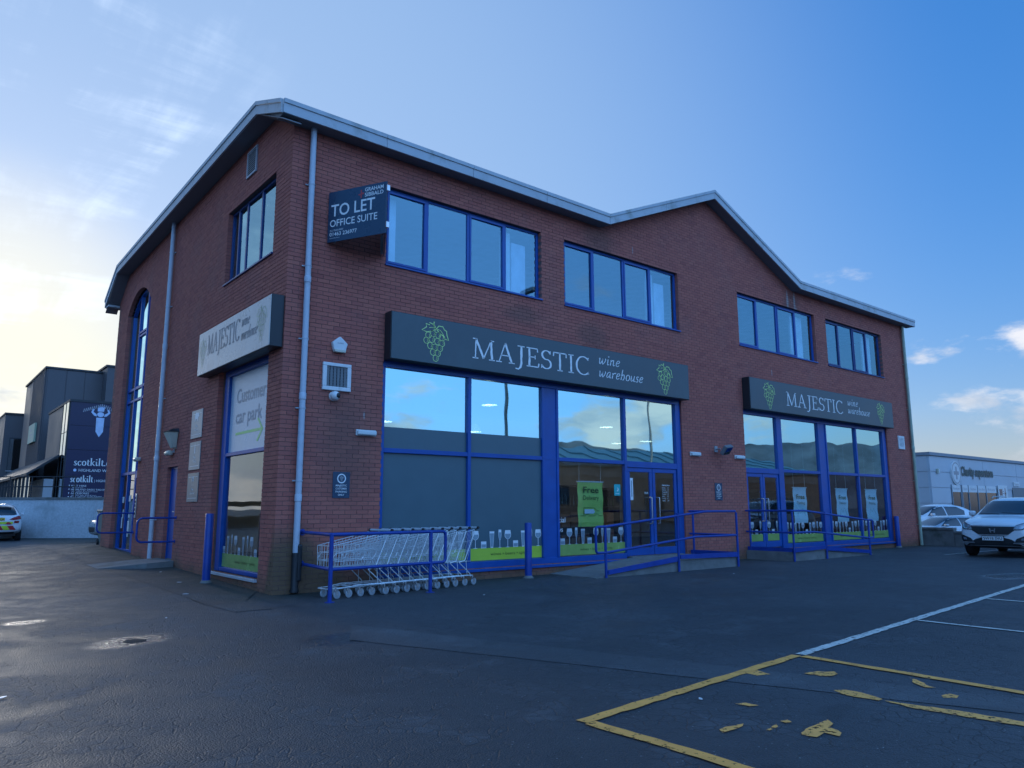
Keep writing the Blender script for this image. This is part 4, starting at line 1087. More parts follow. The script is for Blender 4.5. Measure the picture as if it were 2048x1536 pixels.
mb.build('hinge_clip', M_steel, t)
d = (X_-A_).normalized()
Mb = Matrix.Translation(A_) @ frame((0,0,0), tuple(d), (0,0,1))
bw = (X_-A_).length
mb = MB(); z_ = .004
mb.join(text_mb('TO LET', .215, .93, 'l', bold=.012, z=z_, x=.075, y=.475)); mb.join(text_mb('OFFICE SUITE', .125, 1.0, 'l', bold=.008, z=z_, x=.06, y=.28))
mb.join(text_mb('ALL ENQUIRIES', .030, .29, 'l', z=z_, x=.06, y=.195)); mb.join(text_mb('01463 236977', .068, .58, 'l', bold=.008, z=z_, x=.06, y=.105))
mb.join(text_mb('grahamsibbald.co.uk', .016, .22, 'l', z=z_, x=.06, y=.06))
mb.join(text_mb('GRAHAM', .068, .385, 'l', bold=.012, z=z_, x=.79, y=.83)); mb.join(text_mb('SIBBALD', .068, .385, 'l', bold=.012, z=z_, x=.79, y=.735))
mb.xf(Mb).build('lettering', M_letter, t, fixn=False)
mb = MB()
for q in ([(.655,.78),(.70,.78),(.70,.725),(.725,.725),(.725,.80),(.655,.805)], [(.70,.79),(.77,.79),(.77,.82),(.725,.82),(.725,.875),(.70,.875)]): mb.flat(q, z_)
mb.xf(Mb).build('cross_logo', M_red, t, fixn=False)

# three tall notices beside the side window
def plaque(z0, zh, label, kind, m):
    t = thing('wall_plaque', label, 'plaque', 'grey plaques beside the side window', LM(4.90, z0))
    mb = MB(); mb.box(0, .74, 0, zh, .002, .016); mb.build('board', m, t)
    mb = MB()
    for y in (.07, zh-.085): mb.box(.07, .67, y, y+.008, .016, .0175)
    w2 = {'pig': ('Free', 'Delivery'), 'bottle': ('Free', 'Tasting'), 'flutes': ('Free', 'Glass Hire')}[kind]
    mb.join(text_mb(w2[0], .052, None, 'c', bold=.01, z=.018, x=.37, y=.235)); mb.join(text_mb(w2[1], .050, None, 'c', z=.018, x=.37, y=.155))
    if kind == 'pig':
        mb.flat([(.24,.36),(.27,.36),(.29,.41),(.40,.41),(.41,.36),(.45,.36),(.47,.44),(.53,.46),(.50,.52),(.46,.54),(.42,.53),(.34,.56),(.25,.52),(.23,.45)], .018)
    elif kind == 'bottle':
        mb.flat([(.345,.34),(.395,.34),(.395,.46),(.38,.50),(.38,.56),(.36,.56),(.36,.50),(.345,.46)], .018)
    else:
        for x in (.32, .41): drink(mb, mb, 3, x, .34, .24, .018)
    mb.build('lettering', M_letter, t, fixn=False)
M_pl1 = mat('light grey plaque', (.33, .34, .33), .35, var=.06); M_pl2 = mat('mid grey plaque', (.24, .26, .26), .35, var=.06); M_pl3 = mat('slate grey plaque', (.14, .165, .17), .35, var=.06)
plaque(2.86, .60, 'topmost and palest of three grey plaques beside the side window', 'pig', M_pl1)
plaque(2.19, .59, 'middle grey plaque of three beside the side window, under the palest', 'bottle', M_pl2)
plaque(1.52, .60, 'lowest and darkest of three grey plaques beside the side window', 'flutes', M_pl3)

# ------------------------------------------------------------------ lamps, alarms and vents
def bulkhead(M, w, label):
    t = thing('bulkhead_light', label, 'light', 'white bulkhead lights', M)
    mb = MB(); mb.box(-w/2, w/2, -.055, .055, .002, .03); mb.build('base', M_white, t, bevel=.01)
    mb = MB(); mb.box(-w/2+.012, w/2-.012, -.045, .045, .03, .085); mb.build('diffuser', M_diff, t, bevel=.025, seg=3)
M_diff = mat('opal diffuser', (.62, .66, .64), .3, var=.04)
bulkhead(FM(1.59, 2.705), .40, 'white bulkhead light left of the near shopfront')
bulkhead(FM(11.05, 2.73), .40, 'white bulkhead light just right of the near entrance doors')
bulkhead(FM(13.0, 2.725), .42, 'white bulkhead light beside the far entrance doors')
def small_lamp(M, label):
    t = thing('bulkhead_light', label, 'light', 'small round emergency lamps', M)
    mb = MB(); mb.box(-.09, .09, -.05, .05, .002, .04); mb.build('base', M_white, t, bevel=.012)
    mb = MB(); mb.lathe([(.0,-.16),(.05,-.15),(.06,-.08),(.06,.10),(.05,.16),(.0,.17)], 12, 'x', (0,0,.09)); mb.build('diffuser', M_cream, t, smooth=True)
small_lamp(LM(6.30, 2.64), 'small cream lamp under the half lantern by the service door')
small_lamp(LM(9.28, 2.65), 'small cream lamp beside the arched window')
t = thing('wall_lantern', 'tapered cream half lantern over the service door', 'lantern', None, LM(6.05, 2.72))
mb = MB(); q0 = [(-.20,.0,.0),(.20,.0,.0),(.20,.0,.06),(-.20,.0,.06)]; 
mb.add([(-.10,.02,.01),(.10,.02,.01),(.10,.02,.09),(-.10,.02,.09),(-.20,.38,.01),(.20,.38,.01),(.20,.38,.24),(-.20,.38,.24)], [(0,3,2,1),(4,5,6,7),(0,1,5,4),(1,2,6,5),(2,3,7,6),(3,0,4,7)]); mb.build('lamp_glass', M_cream, t, bevel=.015)
mb = MB(); mb.add([(-.22,.38,.0),(.22,.38,.0),(.22,.38,.26),(-.22,.38,.26),(-.14,.47,.0),(.14,.47,.0),(.12,.45,.12),(-.12,.45,.12)], [(0,3,2,1),(4,5,6,7),(0,1,5,4),(1,2,6,5),(2,3,7,6),(3,0,4,7)]); mb.build('cap', M_black, t)
mb = MB(); mb.box(-.10, .10, .0, .42, .002, .01); mb.tube([(0,.02,.03),(0,-.08,.03)], .012, 6); mb.build('back_plate', M_galv, t)
t = thing('floodlight', 'grey floodlight tilted outward between the two shopfronts', 'floodlight', None, FM(11.95, 2.90))
mb = MB(); mb.box(-.06, .06, -.08, .08, .002, .03); mb.tube([(0,0,.03),(0,0,.16)], .02, 8); mb.build('arm', M_galv, t)
mb = MB(); mb.box(-.20, .20, -.13, .13, .0, .11); Mf = Matrix.Translation((.06,.0,.26)) @ Matrix.Rotation(math.radians(38), 4, 'X') @ Matrix.Rotation(math.radians(12), 4, 'Y'); mb.xf(Mf); mb.build('lamp_body', M_grille, t, bevel=.02)
mb = MB(); mb.box(-.175, .175, -.105, .105, .112, .116); mb.xf(Mf); mb.build('lamp_glass', M_glass_far, t)
t = thing('alarm_box', 'pentagonal white burglar alarm box above the extractor grille', 'alarm', None, FM(1.0, 4.24))
pent = [(0,.145),(-.15,.02),(-.105,-.14),(.105,-.14),(.15,.02)]
mb = MB(); mb.poly(pent, .002, .085); mb.build('alarm_case', M_white, t, bevel=.018)
mb = MB(); mb.poly([(-.10,-.145),(.10,-.145),(.115,-.10),(-.115,-.10)], .01, .094); mb.build('strobe_lens', M_cream, t, bevel=.006)
mb = MB(); mb.join(text_mb('ALARM', .026, .12, 'c', z=.0875, x=0, y=.005)); mb.build('lettering', M_greytext, t, fixn=False)
t = thing('extractor_grille', 'white framed extractor grille on the brick wall under the alarm box', 'vent', None, FM(.71, 3.41))
mb = MB(); bars(mb, [(0,.54,0,.07), (0,.54,.43,.49), (0,.075,.07,.43), (.465,.54,.07,.43)], .002, .05); mb.build('frame', M_white, t, bevel=.01)
mb = MB(); mb.box(.07, .47, .065, .435, .003, .010); mb.build('backing', M_black, t)
for i in range(6):
    mb = MB(); x = .08+i*.0655; mb.box(x, x+.047, .072, .428, .012, .028)
    mb.build('slat', M_grille, t)
mb = MB()
for i in range(7): mb.box(.07, .47, .085+i*.052, .093+i*.052, .028, .033)
mb.build('cross_bar', M_grille, t)
t = thing('cctv_camera', 'white dome security camera hanging below the extractor grille', 'camera', None, FM(.935, 3.31))
mb = MB(); mb.lathe([(.0,.0),(.085,.003),(.085,.035),(.06,.05)], 20, 'z'); mb.build('mount', M_white, t, smooth=True)
mb = MB(); mb.lathe([(.0,-.085),(.05,-.068),(.08,-.03),(.085,.0),(.08,.03),(.05,.07),(.0,.085)], 20, 'z', (0,0,.085)); mb.build('dome', M_white, t, smooth=True)
mb = MB(); mb.lathe([(.0,.052),(.03,.045),(.052,.02),(.055,.0)], 16, 'z', (.02,.0,.125)); mb.build('lens', M_black, t, smooth=True)
def louvre(M, w, h, n, m, label, cat='vent', frame_t=.035):
    t = thing('wall_louvre', label, cat, None, M)
    mb = MB(); f_ = frame_t
    bars(mb, [(0,w,0,f_), (0,w,h-f_,h), (0,f_,f_,h-f_), (w-f_,w,f_,h-f_)], .002, .03); mb.build('frame', m, t)
    mb = MB(); mb.box(f_*.8, w-f_*.8, f_*.8, h-f_*.8, .003, .006); mb.build('backing', M_black, t)
    s = (h-2*f_)/n
    for i in range(n):
        y = f_+i*s; mb = MB()
        mb.prism([(f_,y,.028),(f_,y+s*.25,.030),(f_,y+s*.85,.010),(f_,y+s*.7,.008)], [(w-f_,y,.028),(w-f_,y+s*.25,.030),(w-f_,y+s*.85,.010),(w-f_,y+s*.7,.008)])
        mb.build('slat', m, t)
louvre(LM(2.278, 7.889), .52, .55, 11, M_louvre, 'grey slatted vent high on the side wall over the upstairs window')
louvre(FM(22.80, 3.42), .48, .47, 7, M_white, 'white framed vent near the far corner pipe', frame_t=.075)
t = thing('entry_panel', 'tall steel door-entry panel on the brick beside the arched doorway', 'intercom', None, LM(9.35, 1.15))
mb = MB(); mb.box(0, .12, 0, .62, .002, .03); mb.build('plate', M_steel, t, bevel=.006)
mb = MB()
for i in range(5): mb.box(.03, .09, .08+i*.10, .14+i*.10, .03, .036)
mb.build('button', M_black, t)

# ------------------------------------------------------------------ posts and rails
def bollard(x, y, h, r, label):
    t = thing('bollard', label, 'bollard', 'blue steel bollards by the shop windows', TR(x, y, gz(x, y)))
    mb = MB(); mb.lathe([(r,-.05),(r,h-.02),(r*.9,h-.004),(0,h)], 20); mb.build('post', M_bluedark, t, smooth=True)
    mb = MB(); mb.lathe([(r+.035,-.02),(r+.03,.012),(r+.002,.05)], 14); mb.build('foot', M_concrete, t)
bollard(-.33, 2.26, 1.24, .072, 'tall blue bollard standing by the side window')
bollard(5.06, -.40, 1.08, .072, 'blue bollard in front of the green drinks strip, right of the trolleys')
bollard(21.95, -.10, 1.06, .075, 'blue bollard at the far end of the right-hand shopfront')
RR = .027
t = thing('trolley_rail', 'blue tubular rail enclosing the shopping trolleys', 'railing', None, TR(0,0,0))
for nm, z in (('top_rail', .985), ('mid_rail', .475)):
    pass
mb = MB(); lp = rounded([(.47,-.0,.985),(.30,-1.46,.985),(2.48,-1.27,.985),(2.48,-1.27,.475),(.30,-1.46,.475),(.47,-.0,.475)], .075, 5)
mb.tube(lp, RR, 10); mb.build('rail', M_bluedark, t, smooth=True)
for x, y in ((.305,-1.455), (2.17,-1.295)):
    mb = MB(); mb.tube([(x,y,-.03),(x,y,.98)], .032, 12); mb.build('post', M_bluedark, t, smooth=True)
    mb = MB(); mb.lathe([(.075,-.005),(.075,.010),(.035,.012)], 12, 'z', (x,y,0)); mb.build('foot_plate', M_bluedark, t)
for z in (.985, .475):
    mb = MB(); mb.lathe([(.055,-.014),(.055,-.002)], 12, 'y', (.47,0,z)); mb.build('wall_flange', M_bluedark, t)

def hoop(u0, u1, z0, z1, d, label):
    t = thing('hoop_rail', label, 'railing', 'blue hoop rails beside the side doors', LM(u0, 0))
    L = d
    mb = MB(); mb.tube(rounded([(0,z1,0),(0,z1,L),(0,z0,L),(0,z0,0)], .13, 7), .022, 10); mb.build('rail', M_bluedark, t, smooth=True)
    for z in (z0, z1):
        mb = MB(); mb.lathe([(.045,.001),(.045,.012)], 12, 'z', (0,z,0)); mb.build('wall_flange', M_bluedark, t)
hoop(5.62, 0, .67, 1.18, .78, 'blue hoop rail between the bollard and the service door')
hoop(9.40, 0, .78, 1.27, .85, 'blue hoop rail in front of the arched doorway')
# small ramp by the service door
def wedge(name, label, pts_low, pts_high, m):
    t = thing(name, label, 'ramp')
    mb = MB(); mb.prism(pts_low, pts_high); mb.build('slab', m, t); return t
t = thing('door_ramp', 'short rough concrete ramp sloping away from the service door', 'ramp', None, TR(0,0,0))
mb = MB(); y0, y1 = 5.55, 6.85
q = [(-.01,y0,.26),(-.01,y1,.26),(-.55,y1,.24),(-1.35,y1+.6,gz(-1.35,7)+.012),(-1.35,y0+.7,gz(-1.35,6)+.012),(-.55,y0,.23)]
mb.prism([(a,b,gz(a,b)-.05) for a,b,c in q], q); mb.build('slab', M_concrete, t)

def ramp_with_rails(name, label, rlabel, x0, x1, x2, flip, gap):
    """slab along the wall: slopes between x0 and x1, level landing x1..x2; flip runs it the other way"""
    f = (lambda x: 2*gap-x) if flip else (lambda x: x)
    t = thing(name, label, 'ramp', 'access ramps along the front', TR(0,0,0))
    D = 1.36; Hh = .235
    mb = MB()
    xa = sorted((f(x0), f(x1), f(x2)))
    pr = [(f(x0),.012),(f(x1),Hh),(f(x2),Hh)]
    lo = [(f(x2),-.05),(f(x0),-.05)]
    mb.prism([(x,-.012,z) for x,z in pr+lo], [(x,-D,z) for x,z in pr+lo]); mb.build('slab', M_concrete, t)
    r = thing('ramp_railing', rlabel, 'railing', 'blue handrails along the access ramps', TR(0,0,0))
    yr = -1.40
    def zt(x): return Hh*max(0, min(1, (x-x0)/(x1-x0)))
    px = [x0+.25, x1-.05, x2-.03]
    for i, x in enumerate(px):
        mb = MB(); mb.tube([(f(x),yr,-.03),(f(x),yr,zt(x)+1.02 if i else 1.00)], .028, 12); mb.build('post', M_bluedark, r, smooth=True)
    mb = MB(); mb.tube([(f(x2-.03),-.14,Hh-.2),(f(x2-.03),-.14,Hh+1.05)], .028, 12); mb.build('post', M_bluedark, r, smooth=True)
    top = lambda x: zt(x)+1.045 if x > x0+.3 else 1.0
    a0 = x0-.02
    path = [(f(x2-.03),-.03,Hh+1.045),(f(x2-.03),yr,Hh+1.045),(f(x1+.95),yr,Hh+1.045),(f(x0+.30),yr,1.0),(f(a0),yr,.995),(f(a0),yr,.49),(f(x0+.30),yr,.49),(f(x1+.55),yr,Hh+.49),(f(x2-.03),yr,Hh+.49),(f(x2-.03),-.03,Hh+.49)]
    mb = MB(); mb.tube(rounded(path, .07, 5), .026, 10); mb.build('rail', M_bluedark, r, smooth=True)
    for (a, b) in ((x0+.3, x1-.1), (x1-.0, x2-.07)):
        mb = MB(); za, zb = zt(a), zt(b)
        mb.prism([(f(a),yr-.012,za+.03),(f(b),yr-.012,zb-.01),(f(b),yr-.012,zb+.10),(f(a),yr-.012,za+.12)], [(f(a),yr+.02,za+.03),(f(b),yr+.02,zb-.01),(f(b),yr+.02,zb+.10),(f(a),yr+.02,za+.12)])
        mb.build('kick_plate', M_bluedark, r)
    mb = MB(); mb.box(min(f(x2-.012), f(x2-.05)), max(f(x2-.012), f(x2-.05)), -1.36, -.05, Hh-.02, Hh+.10); mb.build('kick_plate', M_bluedark, r)
ramp_with_rails('access_ramp', 'concrete ramp rising to the near entrance doors', 'blue railing along the ramp to the near entrance doors', 5.98, 8.55, 10.72, False, 0)
ramp_with_rails('access_ramp', 'concrete ramp falling away from the far entrance doors', 'blue railing along the ramp from the far entrance doors', 13.11, 15.85, 17.45, True, (13.11+17.45)/2)

# ------------------------------------------------------------------ shopping trolleys (local x runs from the nose to the handle, y across)
def make_trolley():
    t = thing('shopping_trolley', 'x', 'trolley', 'shopping trolleys nested in the blue rail')
    w0, w1 = .19, .26                                    # half widths at nose and handle
    zb0, zb1, zt0, zt1 = .47, .42, .80, .985
    xb1, xt1 = .86, 1.06
    rb = .0032
    hb = lambda s: w0*.92+(w1*.9-w0*.92)*s; ht = lambda s: w0+(w1-w0)*s
    mb = MB()
    for sy in (-1, 1):
        n = 15
        for i in range(n+1):
            s = i/n
            a = (s*xb1, sy*hb(s), zb0+(zb1-zb0)*s); b = (s*xt1, sy*ht(s), zt0+(zt1-zt0)*s)
            mb.tube([a, b], rb, 4, cap=False)
        for q in (.33, .66):
            mb.tube([(0, sy*(hb(0)+(ht(0)-hb(0))*q), zb0+(zt0-zb0)*q), (xb1+(xt1-xb1)*q, sy*(hb(1)+(ht(1)-hb(1))*q), zb1+(zt1-zb1)*q)], rb, 4, cap=False)
    for i in range(1, 9):
        s = i/9; mb.tube([(s*xb1,-hb(s),zb0+(zb1-zb0)*s), (s*xb1,hb(s),zb0+(zb1-zb0)*s)], rb, 4, cap=False)
    for i in range(7):
        y = -1+2*i/6; mb.tube([(0,y*hb(0),zb0),(xb1,y*hb(1),zb1)], rb, 4, cap=False)
        mb.tube([(0,y*hb(0),zb0),(0,y*ht(0),zt0)], rb, 4, cap=False)
    for q in (.3, .62): mb.tube([(-.004,-hb(0),zb0+(zt0-zb0)*q),(-.004,hb(0),zb0+(zt0-zb0)*q)], rb, 4, cap=False)
    mb.build('basket', M_chrome, t, fixn=False)
    mb = MB(); rf = .0065
    mb.tube([(xt1,-w1,zt1),(0,-w0,zt0),(0,w0,zt0),(xt1,w1,zt1)], rf, 6, cap=False)
    mb.tube([(xb1,-hb(1),zb1),(0,-hb(0),zb0),(0,hb(0),zb0),(xb1,hb(1),zb1)], rf*.8, 6, cap=False)
    for sy in (-1, 1): mb.tube([(0,sy*hb(0),zb0),(0,sy*w0,zt0)], rf*.8, 6, cap=False)
    lp = rounded([(-.006,-w0*.8,zb0+.12),(-.006,-w0*.8,zb0+.23),(-.006,w0*.8,zb0+.23),(-.006,w0*.8,zb0+.12)], .05); mb.tube(lp, .005, 5, closed=True)
    for sy in (-1, 1):
        lp = [(.02,.14,0),(.06,.21,0),(.55,.27,0),(.60,.2,0),(.55,.10,0),(.06,.09,0)]
        mb.tube([(a, sy*(hb(a/xb1)+.006+(ht(a/xt1)-hb(a/xb1))*b/.33), zb0+b) for a, b, c in rounded(lp, .04)], .0045, 5)
    mb.build('basket_rim', M_chrome, t, smooth=True, fixn=False)
    mb = MB(); fr = .0085
    for sy in (-1, 1):                                   # uprights, bent rear struts and floor rails
        mb.tube(rounded([(1.045,sy*w1,zt1-.02),(.80,sy*.245,.435),(.66,sy*.235,.415),(.93,sy*.255,.20),(.94,sy*.255,.15)], .03), fr, 7)
        mb.tube(rounded([(.98,sy*.262,.17),(.50,sy*.225,.185),(.20,sy*.19,.155),(.05,sy*.165,.155)], .05), fr, 7)
        mb.tube([(.84,sy*.24,.42),(.86,sy*.25,.18)], .006, 6)
    mb.tube(rounded([(.05,-.165,.155),(-.02,-.12,.155),(-.02,.12,.155),(.05,.165,.155)], .06), fr, 7)
    for x in (.35, .62, .95): mb.tube([(x,-.21 if x < .5 else -.24,.178),(x,.21 if x < .5 else .24,.178)], .006, 6)
    mb.build('chassis', M_chrome, t, smooth=True, fixn=False)
    mb = MB()                                            # hinged rear gate and child seat flap
    for i in range(8):
        y = -1+2*i/7; mb.tube([(xb1-.02,y*hb(1)*.95,zb1+.02),(xt1-.03,y*w1*.95,zt1-.03)], rb, 4, cap=False)
    for q in (.1, .35, .6, .95): mb.tube([(xb1+(xt1-xb1)*q-.02,-w1*.93,zb1+(zt1-zb1)*q),(xb1+(xt1-xb1)*q-.02,w1*.93,zb1+(zt1-zb1)*q)], .004, 4, cap=False)
    mb.build('rear_gate', M_chrome, t, fixn=False)
    mb = MB(); mb.box(.80, .98, -.235, .235, zb1-.005, zb1+.004); mb.build('seat_flap', M_wheelgrey, t)
    mb = MB(); mb.tube([(1.10,-.275,1.015),(1.10,.275,1.015)], .018, 10); mb.build('handle', M_handle, t, smooth=True)
    mb = MB()
    for sy in (-1, 1):
        mb.tube([(1.10,sy*.272,1.015),(1.10,sy*.305,1.015)], .024, 8); mb.tube([(1.04,sy*.262,.975),(1.10,sy*.285,1.01)], .014, 6)
    mb.build('handle_cap', M_black, t, smooth=True)
    for (x, y) in ((.10,-.175), (.10,.175), (.985,-.262), (.985,.262)):
        mb = MB(); mb.tube([(x,y,.165),(x,y,.125)], .016, 8)
        mb.box(x-.006, x+.045, y-.019, y-.015, .055, .128); mb.box(x-.006, x+.045, y+.015, y+.019, .055, .128); mb.box(x-.016, x+.035, y-.019, y+.019, .118, .130)
        c = mb.build('castor', M_steel, t)
        mb = MB(); mb.lathe([(.018,-.014),(.052,-.013),(.0625,-.008),(.0625,.008),(.052,.013),(.018,.014)], 18, 'y', (x+.03,y,.0635)); mb.build('wheel', M_wheelgrey, c, smooth=True)
    return t
M_handle = mat('pale grey handle', (.46, .49, .51), .35)
tr0 = make_trolley()
ang = math.atan2(.33, 2.02)
ords = ['leftmost trolley, its nose sticking out past the rail post', 'second trolley from the nose end', 'third trolley from the nose end', 'fourth trolley from the nose end', 'fifth trolley from the nose end',
        'fifth trolley from the handle end', 'fourth trolley from the handle end', 'third trolley from the handle end, level with the rail end', 'second trolley from the handle end', 'rearmost trolley, its handle clear of the nest by the printed glass']
TP = []
for i in range(10):
    s_ = .2245*i
    TP.append((.50+math.cos(ang)*s_, -.97+math.sin(ang)*s_+random.uniform(-.006,.006)))
for i, (x, y) in enumerate(TP):
    M = TR(x-.075, y, 0, ang+random.uniform(-.008,.008))
    if i == 0: tr0.matrix_world = M; c = tr0
    else: c = copy_tree(tr0, M)
    c['label'] = ords[i]+' in the row of wire trolleys' if i in (1,2,3,4,5,6,8) else ords[i]
# ------------------------------------------------------------------ inside the shop
def pendant(x, y, z, lb):
    t = thing('pendant_lamp', lb, 'lamp', 'lit pendant lamps inside the shop', TR(x, y, z))
    mb = MB(); mb.lathe([(.02,.20),(.06,.19),(.15,.10),(.19,.0),(.185,.0),(.14,.09),(.05,.17)], 18, 'z'); mb.build('shade', M_white, t, smooth=True)
    mb = MB(); mb.lathe([(.0,.02),(.10,.03),(.10,.10),(.0,.12)], 14, 'z'); mb.build('bulb', M_lampon, t, smooth=True)
    mb = MB(); mb.tube([(0,0,.19),(0,0,4.45-z)], .006, 5); mb.build('cord', M_black, t)
    ld = bpy.data.lights.new('bulb_light', 'POINT'); ld.energy = 6; ld.color = (1.0, .84, .62); ld.shadow_soft_size = .10
    lo = bpy.data.objects.new('bulb_light', ld); COL.objects.link(lo); lo.parent = t; lo.location = (0, 0, -.12)
for p in ((3.3,2.4,3.25,'lit white pendant lamp behind the leftmost filmed pane'), (5.9,2.6,3.2,'lower lit pendant lamp behind the second filmed pane'), (5.6,1.6,3.72,'upper lit pendant lamp behind the second filmed pane'), (10.1,2.2,3.55,'highest lit pendant lamp behind the pane left of the near doors'), (9.8,4.2,3.2,'farther low lit pendant lamp behind the pane left of the near doors'), (11.6,3.2,3.25,'lit pendant lamp seen above the near doors'), (12.2,2.6,3.3,'nearer lit pendant lamp beside the one above the near doors'), (17.2,3.0,3.6,'lit pendant lamp behind the far entrance doors')): pendant(*p)
def shelving(x0, x1, y, seed, shelf_lbl):
    random.seed(seed)
    t = thing('wine_shelving', shelf_lbl, 'shelving', 'wine shelving inside the shop', TR(x0, y, .20))
    w = x1-x0
    for z in (.05, .62, 1.18, 1.72):
        mb = MB(); mb.box(0, w, 0, .45, z, z+.03); mb.build('shelf', M_shelf, t)
    mb = MB(); mb.box(-.03, .0, 0, .45, 0, 1.8); mb.box(w, w+.03, 0, .45, 0, 1.8); mb.box(0, w, .42, .45, .05, 1.8); mb.build('shelf_side', M_shelf, t)
    for z in (.08, .65):
        x = .02
        while x < w-.36:
            mb = MB(); mb.box(x, x+.33, .04, .38, z, z+random.uniform(.26,.46)); mb.build('wine_case', M_crate, t); x += .36
    for z in (1.21,):
        x = .06
        while x < w-.08:
            mb = MB(); mb.lathe([(.036,0),(.037,.18),(.015,.24),(.014,.31),(0,.31)], 8, 'z', (x,.15,z)); mb.build('bottle', M_bottle, t, smooth=True); x += .14
for a in ((7.7,10.6,3.0,1,'dark shelving of wine cases behind the green poster'), (10.9,12.9,4.4,2,'dark shelving of wine cases behind the near doors'), (16.6,19.2,3.4,3,'dark shelving of wine cases behind the far doors'), (19.8,22.6,3.8,4,'dark shelving of wine cases behind the last poster')): shelving(*a)
def poster(M, w, h, m, lines, label, name='hanging_poster'):
    t = thing(name, label, 'poster', 'hanging paper posters behind the shop glass', M)
    mb = MB(); n = 10
    for i in range(n):
        y0, y1 = h*i/n, h*(i+1)/n; o0, o1 = .012*math.sin(i*1.3), .012*math.sin((i+1)*1.3)
        mb.prism([(0,y0,o0),(w,y0,o0+.006),(w,y1,o1+.006),(0,y1,o1)], [(0,y0,o0+.003),(w,y0,o0+.009),(w,y1,o1+.009),(0,y1,o1+.003)])
    mb.build('paper', m, t)
    mb = MB(); mb.box(-.03, w+.03, h, h+.025, -.012, .022); mb.build('hanging_bar', M_white, t)
    mb = MB(); mb.tube([(.05,h,.0),(.05,h+1.4,.0)], .004, 4); mb.tube([(w-.05,h,.0),(w-.05,h+1.4,.0)], .004, 4); mb.build('string', M_white, t)
    mb = MB()
    for s_, y, hh, ww, b in lines: mb.join(text_mb(s_, hh, ww, 'c', bold=b, z=.028, x=w/2, y=y))
    return t, mb
t, mb = poster(FM(7.13, .95, -.30), .80, 1.0, M_bannerG, [('Free', .76, .135, .50, .02), ('Delivery', .60, .10, .50, 0)], 'large green free delivery poster hanging behind the near shop glass')
van = [(.15,.25),(.15,.42),(.48,.42),(.60,.35),(.66,.35)]; ribbon(mb, van, .012, .012, .028); ribbon(mb, [(.05,.24),(.22,.24),(.24,.28),(.30,.28),(.32,.24),(.52,.24),(.54,.28),(.62,.28),(.64,.24),(.76,.24)], .012, .012, .028)
mb.build('lettering', M_greentext, t, fixn=False)
mb = MB(); mb.flat([(.18,.29),(.47,.29),(.52,.33),(.47,.39),(.18,.39)], .027); mb.build('van_print', M_print, t, fixn=False)
for x, w_, l2, lab in ((16.14,.74,'Tasting','pale free tasting poster in the pane right of the far doors'), (18.70,.72,'Delivery','pale free poster in the third pane of the far shopfront'), (20.69,.78,'Parking','pale free poster in the last pane of the far shopfront')):
    t, mb = poster(FM(x, .90, -.30), w_, 1.05, M_bannerW, [('Free', .72, .13, .46, .02), (l2, .56, .085, .44, 0)], lab)
    ribbon(mb, [(.15,.20),(.22,.42),(.34,.30),(.45,.44),(.60,.22)], .012, .012, .028); mb.build('lettering', M_greentext, t, fixn=False)
t = thing('window_sticker', 'small teal sticker on the glass left of the near doors', 'sticker', None, FM(8.12, 1.65, -.104))
mb = MB(); mb.box(0, .21, 0, .26, .0, .002); mb.build('sticker', M_teal, t)
mb = MB(); mb.flat([(.08,.10),(.13,.10),(.15,.15),(.11,.20),(.12,.14)], .0035); mb.box(.04, .17, .04, .05, .002, .0035); mb.build('bird_logo', M_letter, t)
t = thing('opening_hours_sticker', 'pale opening hours lettering on the right door glass', 'sticker', None, FM(9.82, 1.48, -.092))
mb = MB(); mb.join(text_mb('Opening hours', .038, .30, 'l', bold=.01, z=.002, x=0, y=.42))
for i in range(7): mb.join(text_mb(('Monday','Tuesday','Wednesday','Thursday','Friday','Saturday','Sunday')[i], .028, None, 'l', z=.002, x=0, y=.36-.052*i)); mb.join(text_mb('9-7' if i < 6 else '10-5', .028, None, 'l', z=.002, x=.20, y=.36-.052*i))
mb.build('lettering', M_letter, t, fixn=False)
t = thing('door_sticker', 'narrow pale notice on the left door glass edge', 'sticker', None, FM(8.66, 1.55, -.092))
mb = MB(); mb.box(0, .10, 0, .52, .0, .002); mb.build('paper', M_print, t)
mb = MB(); mb.box(.03, .07, .08, .46, .002, .003); mb.build('print', M_drink, t)
t = thing('push_sticker', 'tiny white push lettering above the left door handle', 'sticker', None, FM(9.14, 1.70, -.07))
mb = MB(); mb.join(text_mb('Push', .05, None, 'l', bold=.012, z=.002)); mb.build('lettering', M_letter, t, fixn=False)

t = thing('drain_cover', 'small dark rusty drain cover in the middle of the wet patch', 'drain cover', None, TR(-2.71, -3.14, .001, .6))
mb = MB(); mb.lathe([(.0,-.02),(.11,-.02),(.11,.005),(.098,.006),(.094,.002),(.0,.002)], 20); mb.build('frame', mat('rusty iron', (.055,.035,.025), .7, var=.4, scale=14), t)
mb = MB()
for i in range(5): mb.box(-.06, .06, -.065+i*.028, -.052+i*.028, .002, .005)
mb.build('rib', M_black, t)

